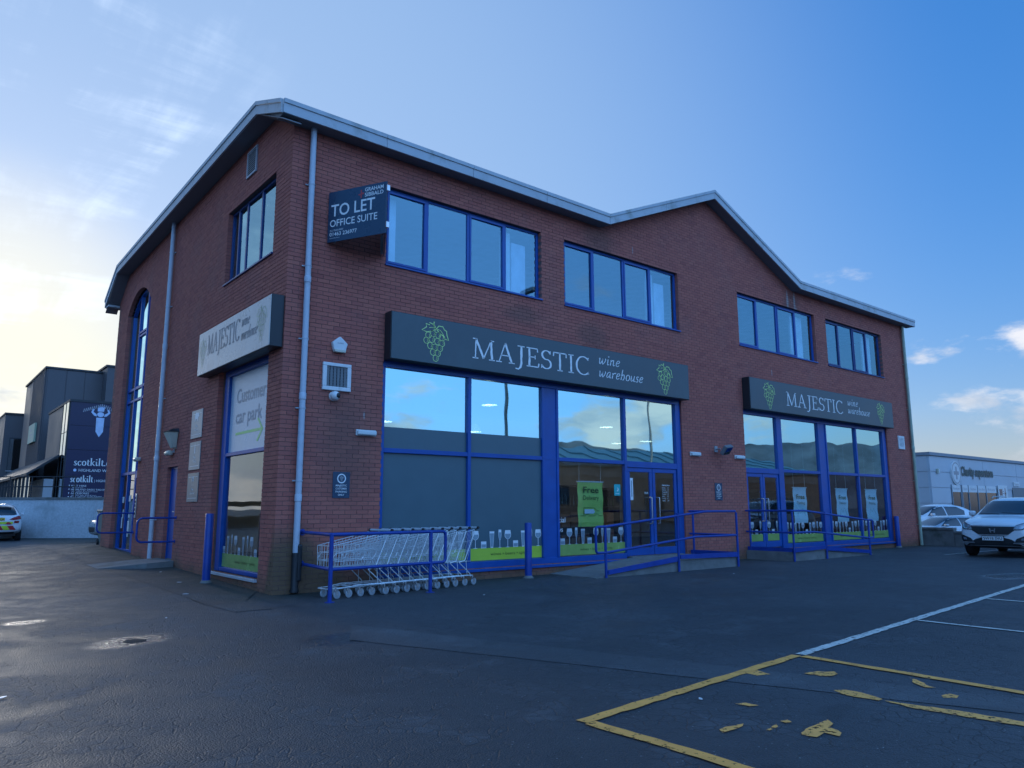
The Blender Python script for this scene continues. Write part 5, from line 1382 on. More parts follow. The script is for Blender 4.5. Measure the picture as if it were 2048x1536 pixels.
# ------------------------------------------------------------------ vehicles: local x forward, y to its left
def hull(stations, paint):
    """loft of half-sections; each (x, zbot, wbot, w, zmid, zbelt, wbelt, ztop, wtop)"""
    mb = MB(); rings = []
    for (x, zb, wb, w, zm, zl, wl, zt, wt) in stations:
        half = [(0,zb),(wb,zb),(w,zb+.10),(w,zm),((w+wl)/2+.01,(zm+zl)/2),(wl,zl),((wl*.55+wt*.45),(zl*.5+zt*.5)),(wt,zt-.035),(wt*.55,zt),(0,zt+.008)]
        rings.append([(x,y,z) for y,z in half]+[(x,-y,z) for y,z in half[-2:0:-1]])
    n = len(rings[0]); vs = [v for r in rings for v in r]
    fs = [(i*n+j, i*n+(j+1)%n, (i+1)*n+(j+1)%n, (i+1)*n+j) for i in range(len(rings)-1) for j in range(n)]
    fs += [tuple(range(n))[::-1], tuple(range((len(rings)-1)*n, len(rings)*n))]
    mb.add(vs, fs)
    me = mb.mesh('body', paint, True); bm = bmesh.new(); bm.from_mesh(me); bmesh.ops.recalc_face_normals(bm, faces=bm.faces); bm.to_mesh(me); bm.free()
    o = bpy.data.objects.new('tmp', me); COL.objects.link(o)
    s = o.modifiers.new('s', 'SUBSURF'); s.levels = 2; s.render_levels = 2
    me2 = bpy.data.meshes.new_from_object(o.evaluated_get(bpy.context.evaluated_depsgraph_get()))
    bpy.data.objects.remove(o)
    me2.polygons.foreach_set('use_smooth', [True]*len(me2.polygons)); me2.name = 'body'
    bv = BVHTree.FromPolygons([v.co.copy() for v in me2.vertices], [tuple(p.vertices) for p in me2.polygons])
    return me2, bv
def decal(bv, pts, axis, m, name, parent, lift=.004, far=6.0, cuts=3, shift=0.0, thick=0.0):
    """lay an outline on the body, seen along axis: 'front','rear' take (y,z); 'left','right' take (x,z); 'top' takes (x,y)"""
    bm = bmesh.new()
    vs = [bm.verts.new((p[0], p[1], 0)) for p in pts]; bm.faces.new(vs)
    bmesh.ops.triangulate(bm, faces=bm.faces)
    for _ in range(cuts): bmesh.ops.subdivide_edges(bm, edges=bm.edges[:], cuts=1, use_grid_fill=True)
    bmesh.ops.triangulate(bm, faces=bm.faces)
    last = None; pos = []
    for v in bm.verts:
        a, b = v.co.x, v.co.y
        o_, d_ = {'front': ((far,a,b),(-1,0,0)), 'rear': ((-far,a,b),(1,0,0)), 'left': ((a,far,b),(0,-1,0)), 'right': ((a,-far,b),(0,1,0)), 'top': ((a,b,far),(0,0,-1))}[axis]
        h = bv.ray_cast(Vector(o_), Vector(d_))
        pos.append((v, None if h[0] is None else h[0]-Vector(d_)*lift+h[1]*lift*.5))
    known = [(v.co.copy(), p) for v, p in pos if p is not None]
    for v, p in pos:
        if p is None: p = min(known, key=lambda q: (q[0]-v.co).length)[1]
        v.co = p
    me = bpy.data.meshes.new(name); bm.to_mesh(me); bm.free(); me.materials.append(m)
    me.polygons.foreach_set('use_smooth', [True]*len(me.polygons))
    o = link(name, me, parent)
    return o
def wheel(parent, x, y, r=.33, wdt=.21, rim=M_wheelgrey):
    s = 1 if y > 0 else -1
    w = bpy.data.objects.new('wheel', None); COL.objects.link(w); w.parent = parent; w.location = (x, y, r)
    mb = MB(); mb.lathe([(r*.62,-wdt/2),(r*.92,-wdt/2),(r,-wdt*.38),(r,wdt*.38),(r*.92,wdt/2),(r*.62,wdt/2)], 26, 'y'); mb.build('tyre', M_rubber, w, smooth=True)
    mb = MB(); mb.lathe([(0,s*wdt*.40),(r*.18,s*wdt*.42),(r*.2,s*wdt*.36),(r*.55,s*wdt*.42),(r*.63,s*wdt*.47),(r*.63,-s*wdt*.3)], 20, 'y')
    mb.build('rim', rim, w, smooth=True)
def arch(bv, x, side, parent, r=.40, zc=.33):
    pts = [(x+r*math.cos(a*PI/10), zc+r*math.sin(a*PI/10)) for a in range(11)]+[(x-r*.8, .20), (x+r*.8, .20)]
    decal(bv, pts, side, M_trim, 'wheel_arch', parent, .006, cuts=2)
SUVS = [(2.28,.34,.50,.72,.52,.72,.70,.86,.45),(2.20,.27,.66,.84,.55,.86,.78,.97,.55),(1.95,.24,.76,.89,.62,.98,.84,1.05,.62),(1.2,.22,.80,.905,.65,1.06,.87,1.13,.70),(.98,.22,.80,.91,.66,1.08,.875,1.19,.70),
        (.30,.22,.80,.91,.66,1.10,.875,1.60,.61),(-.2,.22,.80,.91,.66,1.11,.875,1.665,.62),(-1.2,.22,.80,.91,.66,1.12,.87,1.66,.61),(-1.85,.25,.78,.905,.66,1.12,.86,1.56,.57),(-2.12,.32,.72,.88,.66,1.10,.82,1.16,.62),(-2.25,.38,.60,.80,.62,.95,.74,1.0,.55)]
def suv(M, paint, label):
    t = thing('parked_car', label, 'car', 'parked cars', M)
    me, bv = hull(SUVS, paint); link('body', me, t)
    D = lambda pts, ax, m, nm, **k: decal(bv, pts, ax, m, nm, t, **k)
    sy = lambda pts: pts+[(-a, b) for a, b in pts[::-1]]
    D([(-.70,1.16),(.70,1.16),(.66,1.30),(.58,1.56),(-.58,1.56),(-.66,1.30)], 'front', M_carglass, 'windscreen', cuts=4)
    # face of the car: black grille with chrome lip, lamps swept back, lower intake, fog lamp pockets
    D(sy([(.0,.62),(.36,.62),(.52,.74),(.55,.86),(.0,.85)])[:], 'front', M_trim, 'grille', cuts=3)
    for z0, z1, w0, w1 in ((.845,.875,.53,.60), (.60,.63,.33,.38)):
        D([(-w1,z1),(-w0,z0),(w0,z0),(w1,z1)], 'front', M_steel, 'grille_trim', lift=.012, cuts=3)
    for s in (1, -1):
        D([(s*.45,.745),(s*.53,.87),(s*.80,.98),(s*.86,.99),(s*.84,.84),(s*.72,.76)], 'front', M_trim, 'headlight_surround', lift=.007)
        D([(s*.50,.765),(s*.56,.865),(s*.80,.96),(s*.83,.95),(s*.81,.85),(s*.70,.78)], 'front', M_lamp, 'headlight', lift=.013)
        D([(s*.50,.42),(s*.78,.42),(s*.84,.50),(s*.84,.62),(s*.74,.60),(s*.56,.52)], 'front', M_trim, 'fog_lamp_pocket', lift=.007)
        D([(s*.66,.48),(s*.74,.48),(s*.76,.54),(s*.68,.54)], 'front', M_lamp, 'fog_lamp', lift=.016)
        D([(s*.46,.395),(s*.80,.365),(s*.82,.395),(s*.50,.425)], 'front', M_steel, 'bumper_trim', lift=.014)
    D([(-.78,.27),(.78,.27),(.62,.38),(.44,.50),(.30,.54),(-.30,.54),(-.44,.50),(-.62,.38)], 'front', M_trim, 'lower_intake', lift=.008)
    D([(-.62,.315),(.62,.315),(.60,.335),(-.60,.335)], 'front', M_steel, 'skid_trim', lift=.016)
    D([(-.86,.20),(.86,.20),(.86,.30),(-.86,.30)], 'front', M_black, 'underside_lip', lift=.004)
    p = bpy.data.objects.new('number_plate', None); COL.objects.link(p); p.parent = t; p.matrix_local = frame((2.335,0,.47), (0,1,0), (0,0,1))
    mb = MB(); mb.box(-.26, .26, .0, .112, -.05, .0); mb.build('plate', M_plate, p)
    mb = MB(); mb.box(-.27, .27, -.012, .124, -.06, -.003); mb.build('plate_holder', M_black, p)
    text_mb('SW18 SVU', .072, .46, 'c', bold=.008, z=.002, y=.02).build('lettering', M_ink, p, fixn=False)
    p = bpy.data.objects.new('badge', None); COL.objects.link(p); p.parent = t; p.matrix_local = frame((2.315,0,.735), (0,1,0), (0,0,1))
    mb = MB()
    for s in (1, -1): mb.prism([(s*.075,.06,-.05),(s*.05,.06,-.05),(s*.035,-.055,-.05),(s*.055,-.055,-.05)], [(s*.075,.06,.0),(s*.05,.06,.0),(s*.035,-.055,.0),(s*.055,-.055,.0)])
    mb.box(-.04, .04, -.012, .012, -.05, -.001); mb.build('emblem', M_steel, p)
    for s, ax in ((1,'left'), (-1,'right')):
        D([(.55,1.14),(.80,1.14),(.30,1.52),(-.10,1.56),(-.10,1.13)], ax, M_carglass, 'side_window'); D([(-.16,1.13),(-.16,1.56),(-1.15,1.56),(-1.15,1.14)], ax, M_carglass, 'side_window')
        D([(-1.21,1.15),(-1.21,1.55),(-1.75,1.45),(-1.95,1.20)], ax, M_carglass, 'side_window')
        for x in (1.42, -1.35): arch(bv, x, ax, t, .42, .35)
        mb = MB(); mb.box(.50, .68, s*.89, s*1.06, 1.12, 1.27) if s > 0 else mb.box(.50, .68, s*1.06, s*.89, 1.12, 1.27); mb.build('door_mirror', paint, t, bevel=.05, seg=3)
        mb = MB(); mb.tube(rounded([(.05,s*.56,1.64),(-.1,s*.565,1.70),(-1.3,s*.555,1.69),(-1.45,s*.55,1.63)], .1), .016, 8); mb.build('roof_rail', M_galv, t, smooth=True)
        for x in (1.42, -1.35): wheel(t, x, s*.81, .35, .22)
    mb = MB(); mb.tube([(1.16,.55,1.185),(1.08,-.05,1.215)], .010, 5); mb.tube([(1.19,-.1,1.18),(1.12,-.62,1.20)], .010, 5); mb.build('wiper', M_black, t)
    mb = MB(); mb.box(-.6, .9, -.75, .75, .24, .4); mb.build('underbody', M_black, t)
    return t
suv(TR(20.75, -4.06, 0, PI+math.radians(3)) @ Matrix.Diagonal((1, .97, .985, 1)), M_carwhite, 'white family SUV facing the viewer beside the low wall')

HATCH = [(1.96,.36,.48,.66,.50,.62,.62,.74,.40),(1.88,.28,.62,.78,.52,.76,.72,.82,.50),(1.6,.24,.70,.83,.55,.86,.77,.90,.58),(.95,.22,.74,.845,.58,.93,.79,.99,.62),(.78,.22,.74,.85,.60,.94,.80,1.03,.62),
         (.05,.22,.74,.85,.60,.96,.80,1.42,.54),(-.45,.22,.74,.85,.60,.97,.80,1.475,.54),(-1.2,.22,.74,.85,.60,.98,.80,1.43,.53),(-1.62,.25,.72,.845,.62,.98,.79,1.30,.54),(-1.88,.32,.66,.83,.66,.95,.76,1.02,.60),(-1.97,.40,.56,.74,.62,.82,.68,.88,.50)]
def hatch(M, paint, label, rear=False, sc=(1,1,1)):
    t = thing('parked_car', label, 'car', 'parked cars', M @ Matrix.Diagonal((*sc, 1)))
    me, bv = hull(HATCH, paint); link('body', me, t)
    D = lambda pts, ax, m, nm, **k: decal(bv, pts, ax, m, nm, t, **k)
    D([(-.64,1.01),(.64,1.01),(.60,1.15),(.50,1.38),(-.50,1.38),(-.60,1.15)], 'front', M_carglass, 'windscreen', cuts=4)
    D([(-.64,1.02),(-.50,.995),(.50,.995),(.64,1.02),(.60,1.16),(.52,1.31),(-.52,1.31),(-.60,1.16)], 'rear', M_carglass, 'rear_window', cuts=4)
    for s in (1, -1):
        D([(s*.42,.66),(s*.70,.70),(s*.76,.80),(s*.60,.79),(s*.44,.72)], 'front', M_lamp, 'headlight', lift=.008)
        D([(s*.40,.83),(s*.56,.82),(s*.80,.85),(s*.80,.97),(s*.70,.98),(s*.50,.90)], 'rear', M_tail, 'tail_light', lift=.010)
        D([(s*.56,.70),(s*.72,.70),(s*.74,.78),(s*.58,.785)], 'rear', M_tail, 'rear_reflector', lift=.010)
    D([(-.50,.40),(.50,.40),(.56,.56),(-.56,.56)], 'front', M_trim, 'grille')
    D([(-.74,.20),(.74,.20),(.78,.36),(-.78,.36)], 'rear', M_trim, 'rear_bumper_trim')
    for s, ax in ((1,'left'), (-1,'right')):
        D([(.45,.985),(.62,.985),(.12,1.32),(-.28,1.37),(-.28,.995)], ax, M_carglass, 'side_window'); D([(-.33,.995),(-.33,1.37),(-.95,1.36),(-1.25,1.20),(-1.18,1.02)], ax, M_carglass, 'side_window')
        for x in (1.25, -1.24): arch(bv, x, ax, t, .37, .31); wheel(t, x, s*.755, .31, .20)
        mb = MB(); a, b = sorted((s*.83, s*.97)); mb.box(.40, .56, a, b, .97, 1.09); mb.build('door_mirror', paint, t, bevel=.04, seg=3)
    mb = MB(); mb.box(-1.7, 1.6, -.66, .66, .20, .36); mb.build('underbody', M_black, t)
    if rear:
        D([(-.26,.80),(.26,.80),(.26,.91),(-.26,.91)], 'rear', M_plateyellow, 'number_plate', lift=.014)
        p = bpy.data.objects.new('plate_text', None); COL.objects.link(p); p.parent = t; p.matrix_local = frame((-1.99,0,.815), (0,-1,0), (0,0,1))
        text_mb('SD20 AYA', .072, .46, 'c', bold=.008, z=.012, y=.0).build('lettering', M_ink, p, fixn=False)
        for i in range(8):
            x0 = -.80+i*.20; m_ = M_chevred if i % 2 else M_chevyel
            lean = .10 if i < 4 else -.10
            if i in (0, 7): continue
            D([(x0-lean*.4,.44),(x0+.19-lean*.4,.44),(x0+.19+lean*.6,.60),(x0+lean*.6,.60)], 'rear', m_, 'chevron', lift=.012, cuts=2)
        D([(-.52,.66),(.52,.66),(.54,.75),(-.54,.75)], 'rear', M_chevyel, 'chevron', lift=.011)
        for s in (1, -1): D([(s*.30,.655),(s*.50,.655),(s*.42,.735),(s*.34,.735)], 'rear', M_chevred, 'chevron', lift=.016)
        mb = MB(); mb.lathe([(.05,1.46),(.04,1.49),(.012,1.51),(.006,1.85),(0,1.85)], 8, 'z', (-.9,0,0)); mb.build('aerial', M_black, t, smooth=True)
        mb = MB(); mb.tube([(-1.50,.02,1.40),(-1.30,.02,1.42)], .01, 5); mb.box(-1.66, -1.40, -.48, .48, 1.385, 1.41); mb.build('roof_spoiler', paint, t, bevel=.01)
        mb = MB(); mb.tube([(-1.93,0,.99),(-1.88,.38,1.04)], .010, 5); mb.build('rear_wiper', M_black, t)
    return t
hatch(TR(-1.62, 25.3, gz(-1.6, 24.5)-.0, math.radians(90-4)), M_carwhite, 'white hatchback with red and yellow chevrons on its rear, parked at the pale wall', rear=True)
hatch(TR(2.75, 19.3, .16, math.radians(180)), M_carsilver, 'pale car whose wheel shows past the rear corner of the building')
hatch(TR(32.6, 3.2, -.10, math.radians(152)), M_carwhite, 'white car with roof above the others behind the low wall', sc=(1.08,1.05,1.08))
hatch(TR(28.3, 1.0, -.22, math.radians(152)), M_carsilver, 'silver car close behind the low wall beside the building', sc=(1.0,1,.84))
hatch(TR(32.0, -.3, -.22, math.radians(165)), M_carsilver, 'silver car half hidden behind the white SUV', sc=(1.05,1.05,1.0))

# ------------------------------------------------------------------ left background
t = thing('roughcast_wall', 'pale roughcast retaining wall behind the chevron car', 'wall', None, TR(0,0,0))
rw = [(-9.5, 33.5), (7.0, 21.0)]
d = (Vector((*rw[1],0))-Vector((*rw[0],0))).normalized(); n_ = Vector((d.y,-d.x,0))
mb = MB(); a, b = Vector((*rw[0],0)), Vector((*rw[1],0))
mb.prism([tuple(a), tuple(b), tuple(b-n_*.3), tuple(a-n_*.3)], [tuple(q+Vector((0,0,1.80))) for q in (a, b, b-n_*.3, a-n_*.3)]); mb.build('wall_face', M_render, t)
mb = MB(); up = Vector((0,0,1.80)); q = [a+n_*.05, b+n_*.05, b-n_*.35, a-n_*.35]; mb.prism([tuple(p+up) for p in q], [tuple(p+up+Vector((0,0,.09))) for p in q]); mb.build('coping', M_concrete, t)
mb = MB(); c = a.lerp(b, .69)+n_*.005; mb.box(c.x-.012, c.x+.012, c.y-.012, c.y+.012, .15, 1.78); mb.build('movement_joint', M_whitefilm, t)
# raised terrace behind it
mb = MB(); q = [a-n_*.3, b-n_*.3, Vector((60,21,0)), Vector((60,120,0)), Vector((-60,120,0)), Vector((-60,72,0))]
mb.add([(p.x,p.y,1.84) for p in q], [tuple(range(6))]); o = mb.build('terrace', M_patch); tag(o, kind='structure')
t = thing('terrace_railing', 'dark railing along the top of the roughcast wall', 'railing', None, TR(0,0,0))
for i in range(9):
    p = a.lerp(b, .28+i*.045)-n_*.15; mb = MB(); mb.tube([(p.x,p.y,1.88),(p.x,p.y,2.78)], .025, 6); mb.build('post', M_black, t)
for z in (2.78, 2.35):
    p, q = a.lerp(b, .28)-n_*.15, a.lerp(b, .64)-n_*.15; mb = MB(); mb.tube([(p.x,p.y,z),(q.x,q.y,z)], .022, 6); mb.build('rail', M_black, t)
def ribbed(mb, x0, x1, y, z0, z1, step, dep=.06, alongx=True, mi=0):
    k = int((x1-x0)/step)
    for i in range(k):
        u = x0+(i+.5)*(x1-x0)/k
        if alongx: mb.box(u-.03, u+.03, y-dep, y, z0, z1, mi)
        else: mb.box(y-dep, y, u-.03, u+.03, z0, z1, mi)
# tall dark shed-like block
t = thing('clad_tower', 'tall dark grey metal clad block behind the kilt shop banner', 'building', None, TR(0,0,0))
mb = MB(); mb.box(2.47, 7.0, 49.1, 60.0, 1.84, 11.25); mb.box(6.0, 18, 47.6, 60, 1.84, 11.55); mb.build('wall', M_cladding, t)
for i in range(3):
    mb = MB(); mb.box(2.55+i*1.17, 3.66+i*1.17, 49.06, 49.10, 1.9, 11.2); mb.build('cladding_panel', M_cladding, t)
for i in range(14):
    y = 49.3+i*.46
    mb = MB(); mb.box(2.38, 2.47, y, y+.10, 1.9, 11.2); mb.build('cladding_rib', M_cladding, t)
mb = MB(); mb.box(2.36, 6.06, 49.0, 60, 11.25, 11.38); mb.box(5.9, 18, 47.5, 60, 11.55, 11.68); mb.build('parapet', M_claddingdark, t)
mb = MB(); mb.box(6.6, 7.4, 47.56, 47.6, 8.4, 9.6); mb.build('window', M_glass_far, t)
t = thing('green_wall_sign', 'pale green square sign on the ribbed side of the clad block', 'sign', None, LM(53.9, 6.15, -2.36))
mb = MB(); mb.box(0, 3.2, 0, 1.35, .0, .12); mb.build('board', mat('pale green board', (.42, .50, .34), .5, var=.05), t)
mb = MB(); mb.box(.8, 2.4, .55, .62, .12, .125); mb.box(1.0, 2.2, .38, .43, .12, .125); mb.box(1.3, 1.7, .8, 1.0, .12, .125); mb.build('print', M_greytext, t)
# low block further left with a dark glazed recess
t = thing('clad_block', 'lower dark grey clad block at the left edge with a shadowy glazed recess', 'building', None, TR(0,0,0))
mb = MB(); mb.box(1.47, 6, 62.8, 75, 1.84, 9.25); mb.build('wall', M_cladding, t)
mb = MB(); mb.box(1.9, 5.5, 62.74, 62.8, 4.0, 7.3); mb.build('recess', M_claddingdark, t)
for i in range(3):
    mb = MB(); mb.box(1.95+i*1.2, 3.05+i*1.2, 62.70, 62.74, 4.0, 7.2); mb.build('pane', M_glass_far, t)
mb = MB(); mb.box(1.85, 5.5, 62.66, 62.76, 4.5, 4.56); mb.build('ledge', M_louvre, t)
mb = MB(); mb.box(1.4, 6.1, 62.7, 75, 9.25, 9.38); mb.build('parapet', M_claddingdark, t)
# banner-covered shop
t = thing('kilt_shop', 'shop block covered in an indigo banner with a pale kilted figure', 'building', None, TR(0,0,0))
kx, ky = 2.60, 38.7
mb = MB(); mb.box(kx, 16, ky, 47, 1.84, 7.80); mb.build('wall', M_cladding, t)
for i, (z0, z1) in enumerate(((1.9,3.35),(3.37,4.85),(4.87,6.3),(6.32,7.72))):
    mb = MB(); mb.box(kx+.02, 12, ky-.05, ky, z0, z1); mb.build('banner_panel', M_banner, t)
mb = MB(); mb.box(kx-.06, 16, ky-.10, 47, 7.72, 7.86); mb.build('parapet', M_claddingdark, t)
y = ky+.1
for i in range(2):
    for j, (z0, z1) in enumerate(((1.9,4.2),(4.24,5.9),(5.94,7.7))):
        mb = MB(); mb.box(kx-.05, kx-.03, y+i*1.05, y+1.0+i*1.05, z0, z1); mb.build('pane', M_glass_far, t)
mb = MB()
for i in range(3): mb.box(kx-.07, kx, y-.05+i*1.05, y+.0+i*1.05, 1.85, 7.72)
mb.build('window_frame', M_claddingdark, t)
Mk = FM(kx, 1.84, -ky+.055)
mb = MB(); serif(mb, 'scotkilt.c', .42, 2.10, .55, 0, .13, .055, width=1.95); serif(mb, 'scotkilt', .32, 1.12, .50, 0, .13, .055, width=1.20)
mb.join(text_mb('HIGHLAND WEAR', .16, 1.9, 'l', z=0, x=.72, y=1.74)); mb.join(text_mb('| HIGHLAND WEAR', .14, 1.6, 'l', z=0, x=1.60, y=1.14))
for i, (s_, s2) in enumerate((('KILT HIRE', 'adults & boys'), ('HIGHLAND DRESS TAILORING', 'kilts, jackets & trousers made'), ('ACCESSORIES', 'sporrans, belts, shoes & more'), ('FULL HIGHLAND DRESS', ''))):
    yy = .85-i*.22
    mb.join(text_mb(s_, .10, len(s_)*.086, 'l', z=0, x=.42, y=yy))
    if s2: mb.join(text_mb(s2, .05, len(s2)*.045, 'l', z=0, x=.46, y=yy-.085))
    mb.flat([(.31,yy),(.34,yy+.10),(.28,yy+.10)], 0)
mb.xf(Mk).build('lettering', M_letter, t, fixn=False)
mb = MB(); F0 = (1.62, 4.45)
pp = lambda q: [(F0[0]+p[0], F0[1]+p[1]) for p in q]
mb.flat(pp([(-.22,.55),(.22,.55),(.20,-.30),(.0,-.62),(-.20,-.30)]), 0)                    # the kilt and legs taper to a point
mb.flat(pp([(.19*math.cos(a*PI/8), .75+.15*math.sin(a*PI/8)) for a in range(16)]), 0)
mb.flat(pp([(-.17,.93),(.17,.93),(.20,1.25),(-.20,1.25)]), 0)
for s in (1, -1): mb.flat(pp([(s*.20,.62),(s*.34,.66),(s*.52,.86),(s*.44,1.08),(s*.34,1.06),(s*.40,.88),(s*.22,.76)]), 0)
mb.xf(Mk).build('figure_print', M_bannerpale, t, fixn=False)
mb = MB()
for i in range(19):
    x = -.95+i*.105; yb = 1.34-.42*abs(x)*.9; mb.flat(pp([(x,yb-.14),(x+.05,yb-.14),(x+.09,yb+.06),(x+.04,yb+.06)]), 0)
mb.xf(Mk).build('hatching_print', M_greytext, t, fixn=False)
ring = MB(); ring.flat([(.52+.085*math.cos(a*PI/8), 1.82+.085*math.sin(a*PI/8)) for a in range(16)], 0); ring.xf(Mk).build('round_logo', M_bannerpale, t, fixn=False)
# lean-to arcade between them
t = thing('glazed_arcade', 'low glazed arcade with a sloping dark roof left of the banner', 'building', None, TR(0,0,0))
mb = MB(); mb.prism([(.9,40.2,3.35),(.9,66,3.35),(2.47,66,4.5),(2.47,40.2,4.5)], [(.9,40.2,3.5),(.9,66,3.5),(2.47,66,4.65),(2.47,40.2,4.65)]); mb.build('roof', M_claddingdark, t)
for i in range(14):
    yy = 40.3+i*1.9; mb = MB(); mb.box(.93, 1.05, yy, yy+.12, 1.84, 3.40); mb.build('post', M_claddingdark, t)
for i in range(13):
    yy = 40.42+i*1.9; mb = MB(); mb.box(1.10, 1.12, yy, yy+1.78, 1.95, 3.3); mb.build('pane', M_glass_far, t)
mb = MB(); mb.box(1.9, 2.4, 41, 66, 1.84, 3.2); mb.build('wall', M_whitefilm, t)
t = thing('wheelie_bin', 'grey green wheelie bin behind the far corner of the side wall', 'bin', None, TR(.34, 14.0, gz(.1, 13.9)))
mb = MB(); mb.add([(-.22,-.26,.05),(.22,-.26,.05),(.22,.26,.05),(-.22,.26,.05),(-.29,-.34,.98),(.29,-.34,.98),(.29,.36,.98),(-.29,.36,.98)], [(0,3,2,1),(4,5,6,7),(0,1,5,4),(1,2,6,5),(2,3,7,6),(3,0,4,7)]); mb.build('bin_body', M_binlid, t, bevel=.03)
mb = MB(); mb.box(-.31, .31, -.37, .40, .98, 1.06); mb.build('lid', M_binlid, t, bevel=.03)
for s in (-.24, .24):
    mb = MB(); mb.lathe([(.0,-.03),(.09,-.03),(.09,.03),(.0,.03)], 14, 'x', (s,.24,.09)); mb.build('wheel', M_rubber, t)

# ------------------------------------------------------------------ right background
t = thing('low_block_wall', 'low mossy concrete wall running from the far corner of the building', 'wall', None, TR(0,0,0))
mb = MB(); mb.box(24.15, 24.40, -1.05, 12, -.05, .56); mb.box(24.15, 24.40, -9.0, -1.06, -.05, .44); mb.build('wall_face', M_concrete, t)
mb = MB(); mb.box(24.11, 24.44, -1.05, 12, .56, .64); mb.box(24.11, 24.44, -9.0, -1.06, .44, .52); mb.build('coping', M_concrete, t, bevel=.01)
t = thing('retail_shed', 'pale grey charity superstore shed with a round cross sign', 'building', None, TR(0,0,0))
sx, sy_ = 61.05, 14.34
mb = MB(); mb.box(sx, 120, sy_, 50, -.1, 5.6); mb.build('wall', M_shed, t)
edges = [61.05, 67.2, 72.6, 81.2, 90, 100]
zsx = [-.1, 1.65, 2.95, 4.25, 5.55]
for x0, x1 in zip(edges, edges[1:]):
    for z0, z1 in zip(zsx, zsx[1:]):
        if x0 < 82 and z0 < 2.9 and x0 > 61.1: continue
        mb = MB(); mb.box(x0+.03, (x1 if not (x0 < 62 and z0 < 2.9) else 64.9)-.03, sy_-.06, sy_, z0+.03, z1-.03); mb.build('cladding_panel', M_shed, t)
for y0, y1 in ((14.4,22),(22,30),(30,38)):
    for z0, z1 in zip(zsx, zsx[1:]):
        mb = MB(); mb.box(sx-.06, sx, y0+.03, y1-.03, z0+.03, z1-.03); mb.build('cladding_panel', M_shed, t)
mb = MB(); mb.box(sx-.15, 120, sy_-.18, 50, 5.6, 5.86); mb.build('parapet', M_shedtrim, t)
mb = MB(); mb.box(64.95, 75.3, sy_-.05, sy_-.01, -.1, 2.66); mb.build('shop_recess', M_claddingdark, t)
for x0, x1 in ((65.0,66.75), (67.25,68.45), (68.55,70.55), (70.65,72.55), (72.75,75.2)):
    mb = MB(); mb.box(x0, x1, sy_-.09, sy_-.07, .1, 2.62); mb.build('pane', M_glass_dark, t)
for x in (64.95, 66.85, 67.1, 68.5, 70.6, 72.6, 75.2):
    mb = MB(); mb.box(x, x+.10, sy_-.14, sy_-.02, -.1, 3.25); mb.build('window_post', M_shedtrim, t)
for x0, x1, s_ in ((65.05,66.83,'Furniture'), (67.25,68.45,'Open'), (68.6,70.55,'Clothes'), (70.65,72.55,'Bric a Brac'), (72.75,75.15,'Bikes')):
    mb = MB(); mb.box(x0, x1, sy_-.12, sy_-.08, 2.62, 3.22); p = mb.build('window_header', M_white, t)
    text_mb(s_, .20, (x1-x0)*.75, 'c', z=0).xf(FM((x0+x1)/2, 2.82, -sy_+.125)).build('lettering', M_greytext, p, fixn=False)
mb = MB(); mb.lathe([(0,.0),(1.02,.0),(1.02,.1),(0,.1)], 32, 'z'); mb.xf(FM(66.1, 4.25, -sy_+.07)); p = mb.build('round_sign', M_white, t)
mb = MB(); mb.flat([(-.15,-.55),(.15,-.55),(.15,-.15),(.55,-.15),(.55,.15),(.15,.15),(.15,.55),(-.15,.55),(-.15,.15),(-.55,.15),(-.55,-.15),(-.15,-.15)], 0); ribbon(mb, arc(0,0,.88,.88,0,360,40)[:-1], .10, .10, 0, closed=True)
mb.xf(FM(66.1, 4.25, -sy_+.18)).build('cross_print', M_greytext, p, fixn=False)
text_mb('Charity superstore', .74, 7.5, 'l', bold=.045, z=0).xf(FM(67.3, 4.10, -sy_+.12)).build('lettering', mat('dark green letters', (.06,.09,.08), .5), t, fixn=False)
t = thing('wall_poster', 'white poster board on the shed right of its shop windows', 'poster', None, FM(75.6, 1.9, -sy_+.10))
mb = MB(); mb.box(0, 2.4, 0, 1.45, 0, .05); mb.build('board', M_white, t)
mb = MB(); mb.box(.25, 1.0, .5, 1.1, .05, .055); mb.box(1.15, 1.35, .85, .92, .05, .055); mb.box(1.15, 1.35, .65, .72, .05, .055); mb.box(1.65, 1.85, .3, 1.2, .05, .055); mb.box(1.55, 1.95, .6, .8, .055, .06); mb.box(.3, 2.1, .10, .2, .05, .055); mb.build('print', M_navysign, t)
mb = MB(); mb.box(79.6, 83.4, sy_-.09, sy_-.03, -.1, 3.2); mb.build('goods_door', M_grille, bpy.data.objects['retail_shed'])
mb = MB(); mb.box(79.9, 81.5, sy_-.14, sy_-.09, 3.35, 3.75); p = mb.build('door_header', M_white, bpy.data.objects['retail_shed'])
text_mb('Donations', .22, 1.2, 'c', z=0).xf(FM(80.7, 3.44, -sy_+.145)).build('lettering', M_greytext, p, fixn=False)
t = thing('security_light', 'small yellow floodlight on the shed near its corner', 'light', None, FM(62.35, 4.32, -sy_+.07))
mb = MB(); mb.box(-.12, .12, -.2, .2, 0, .2); mb.build('lamp_body', M_cream, t, bevel=.03); mb = MB(); mb.box(-.08,.08,-.15,.15,.2,.21); mb.build('lens', M_white, t)

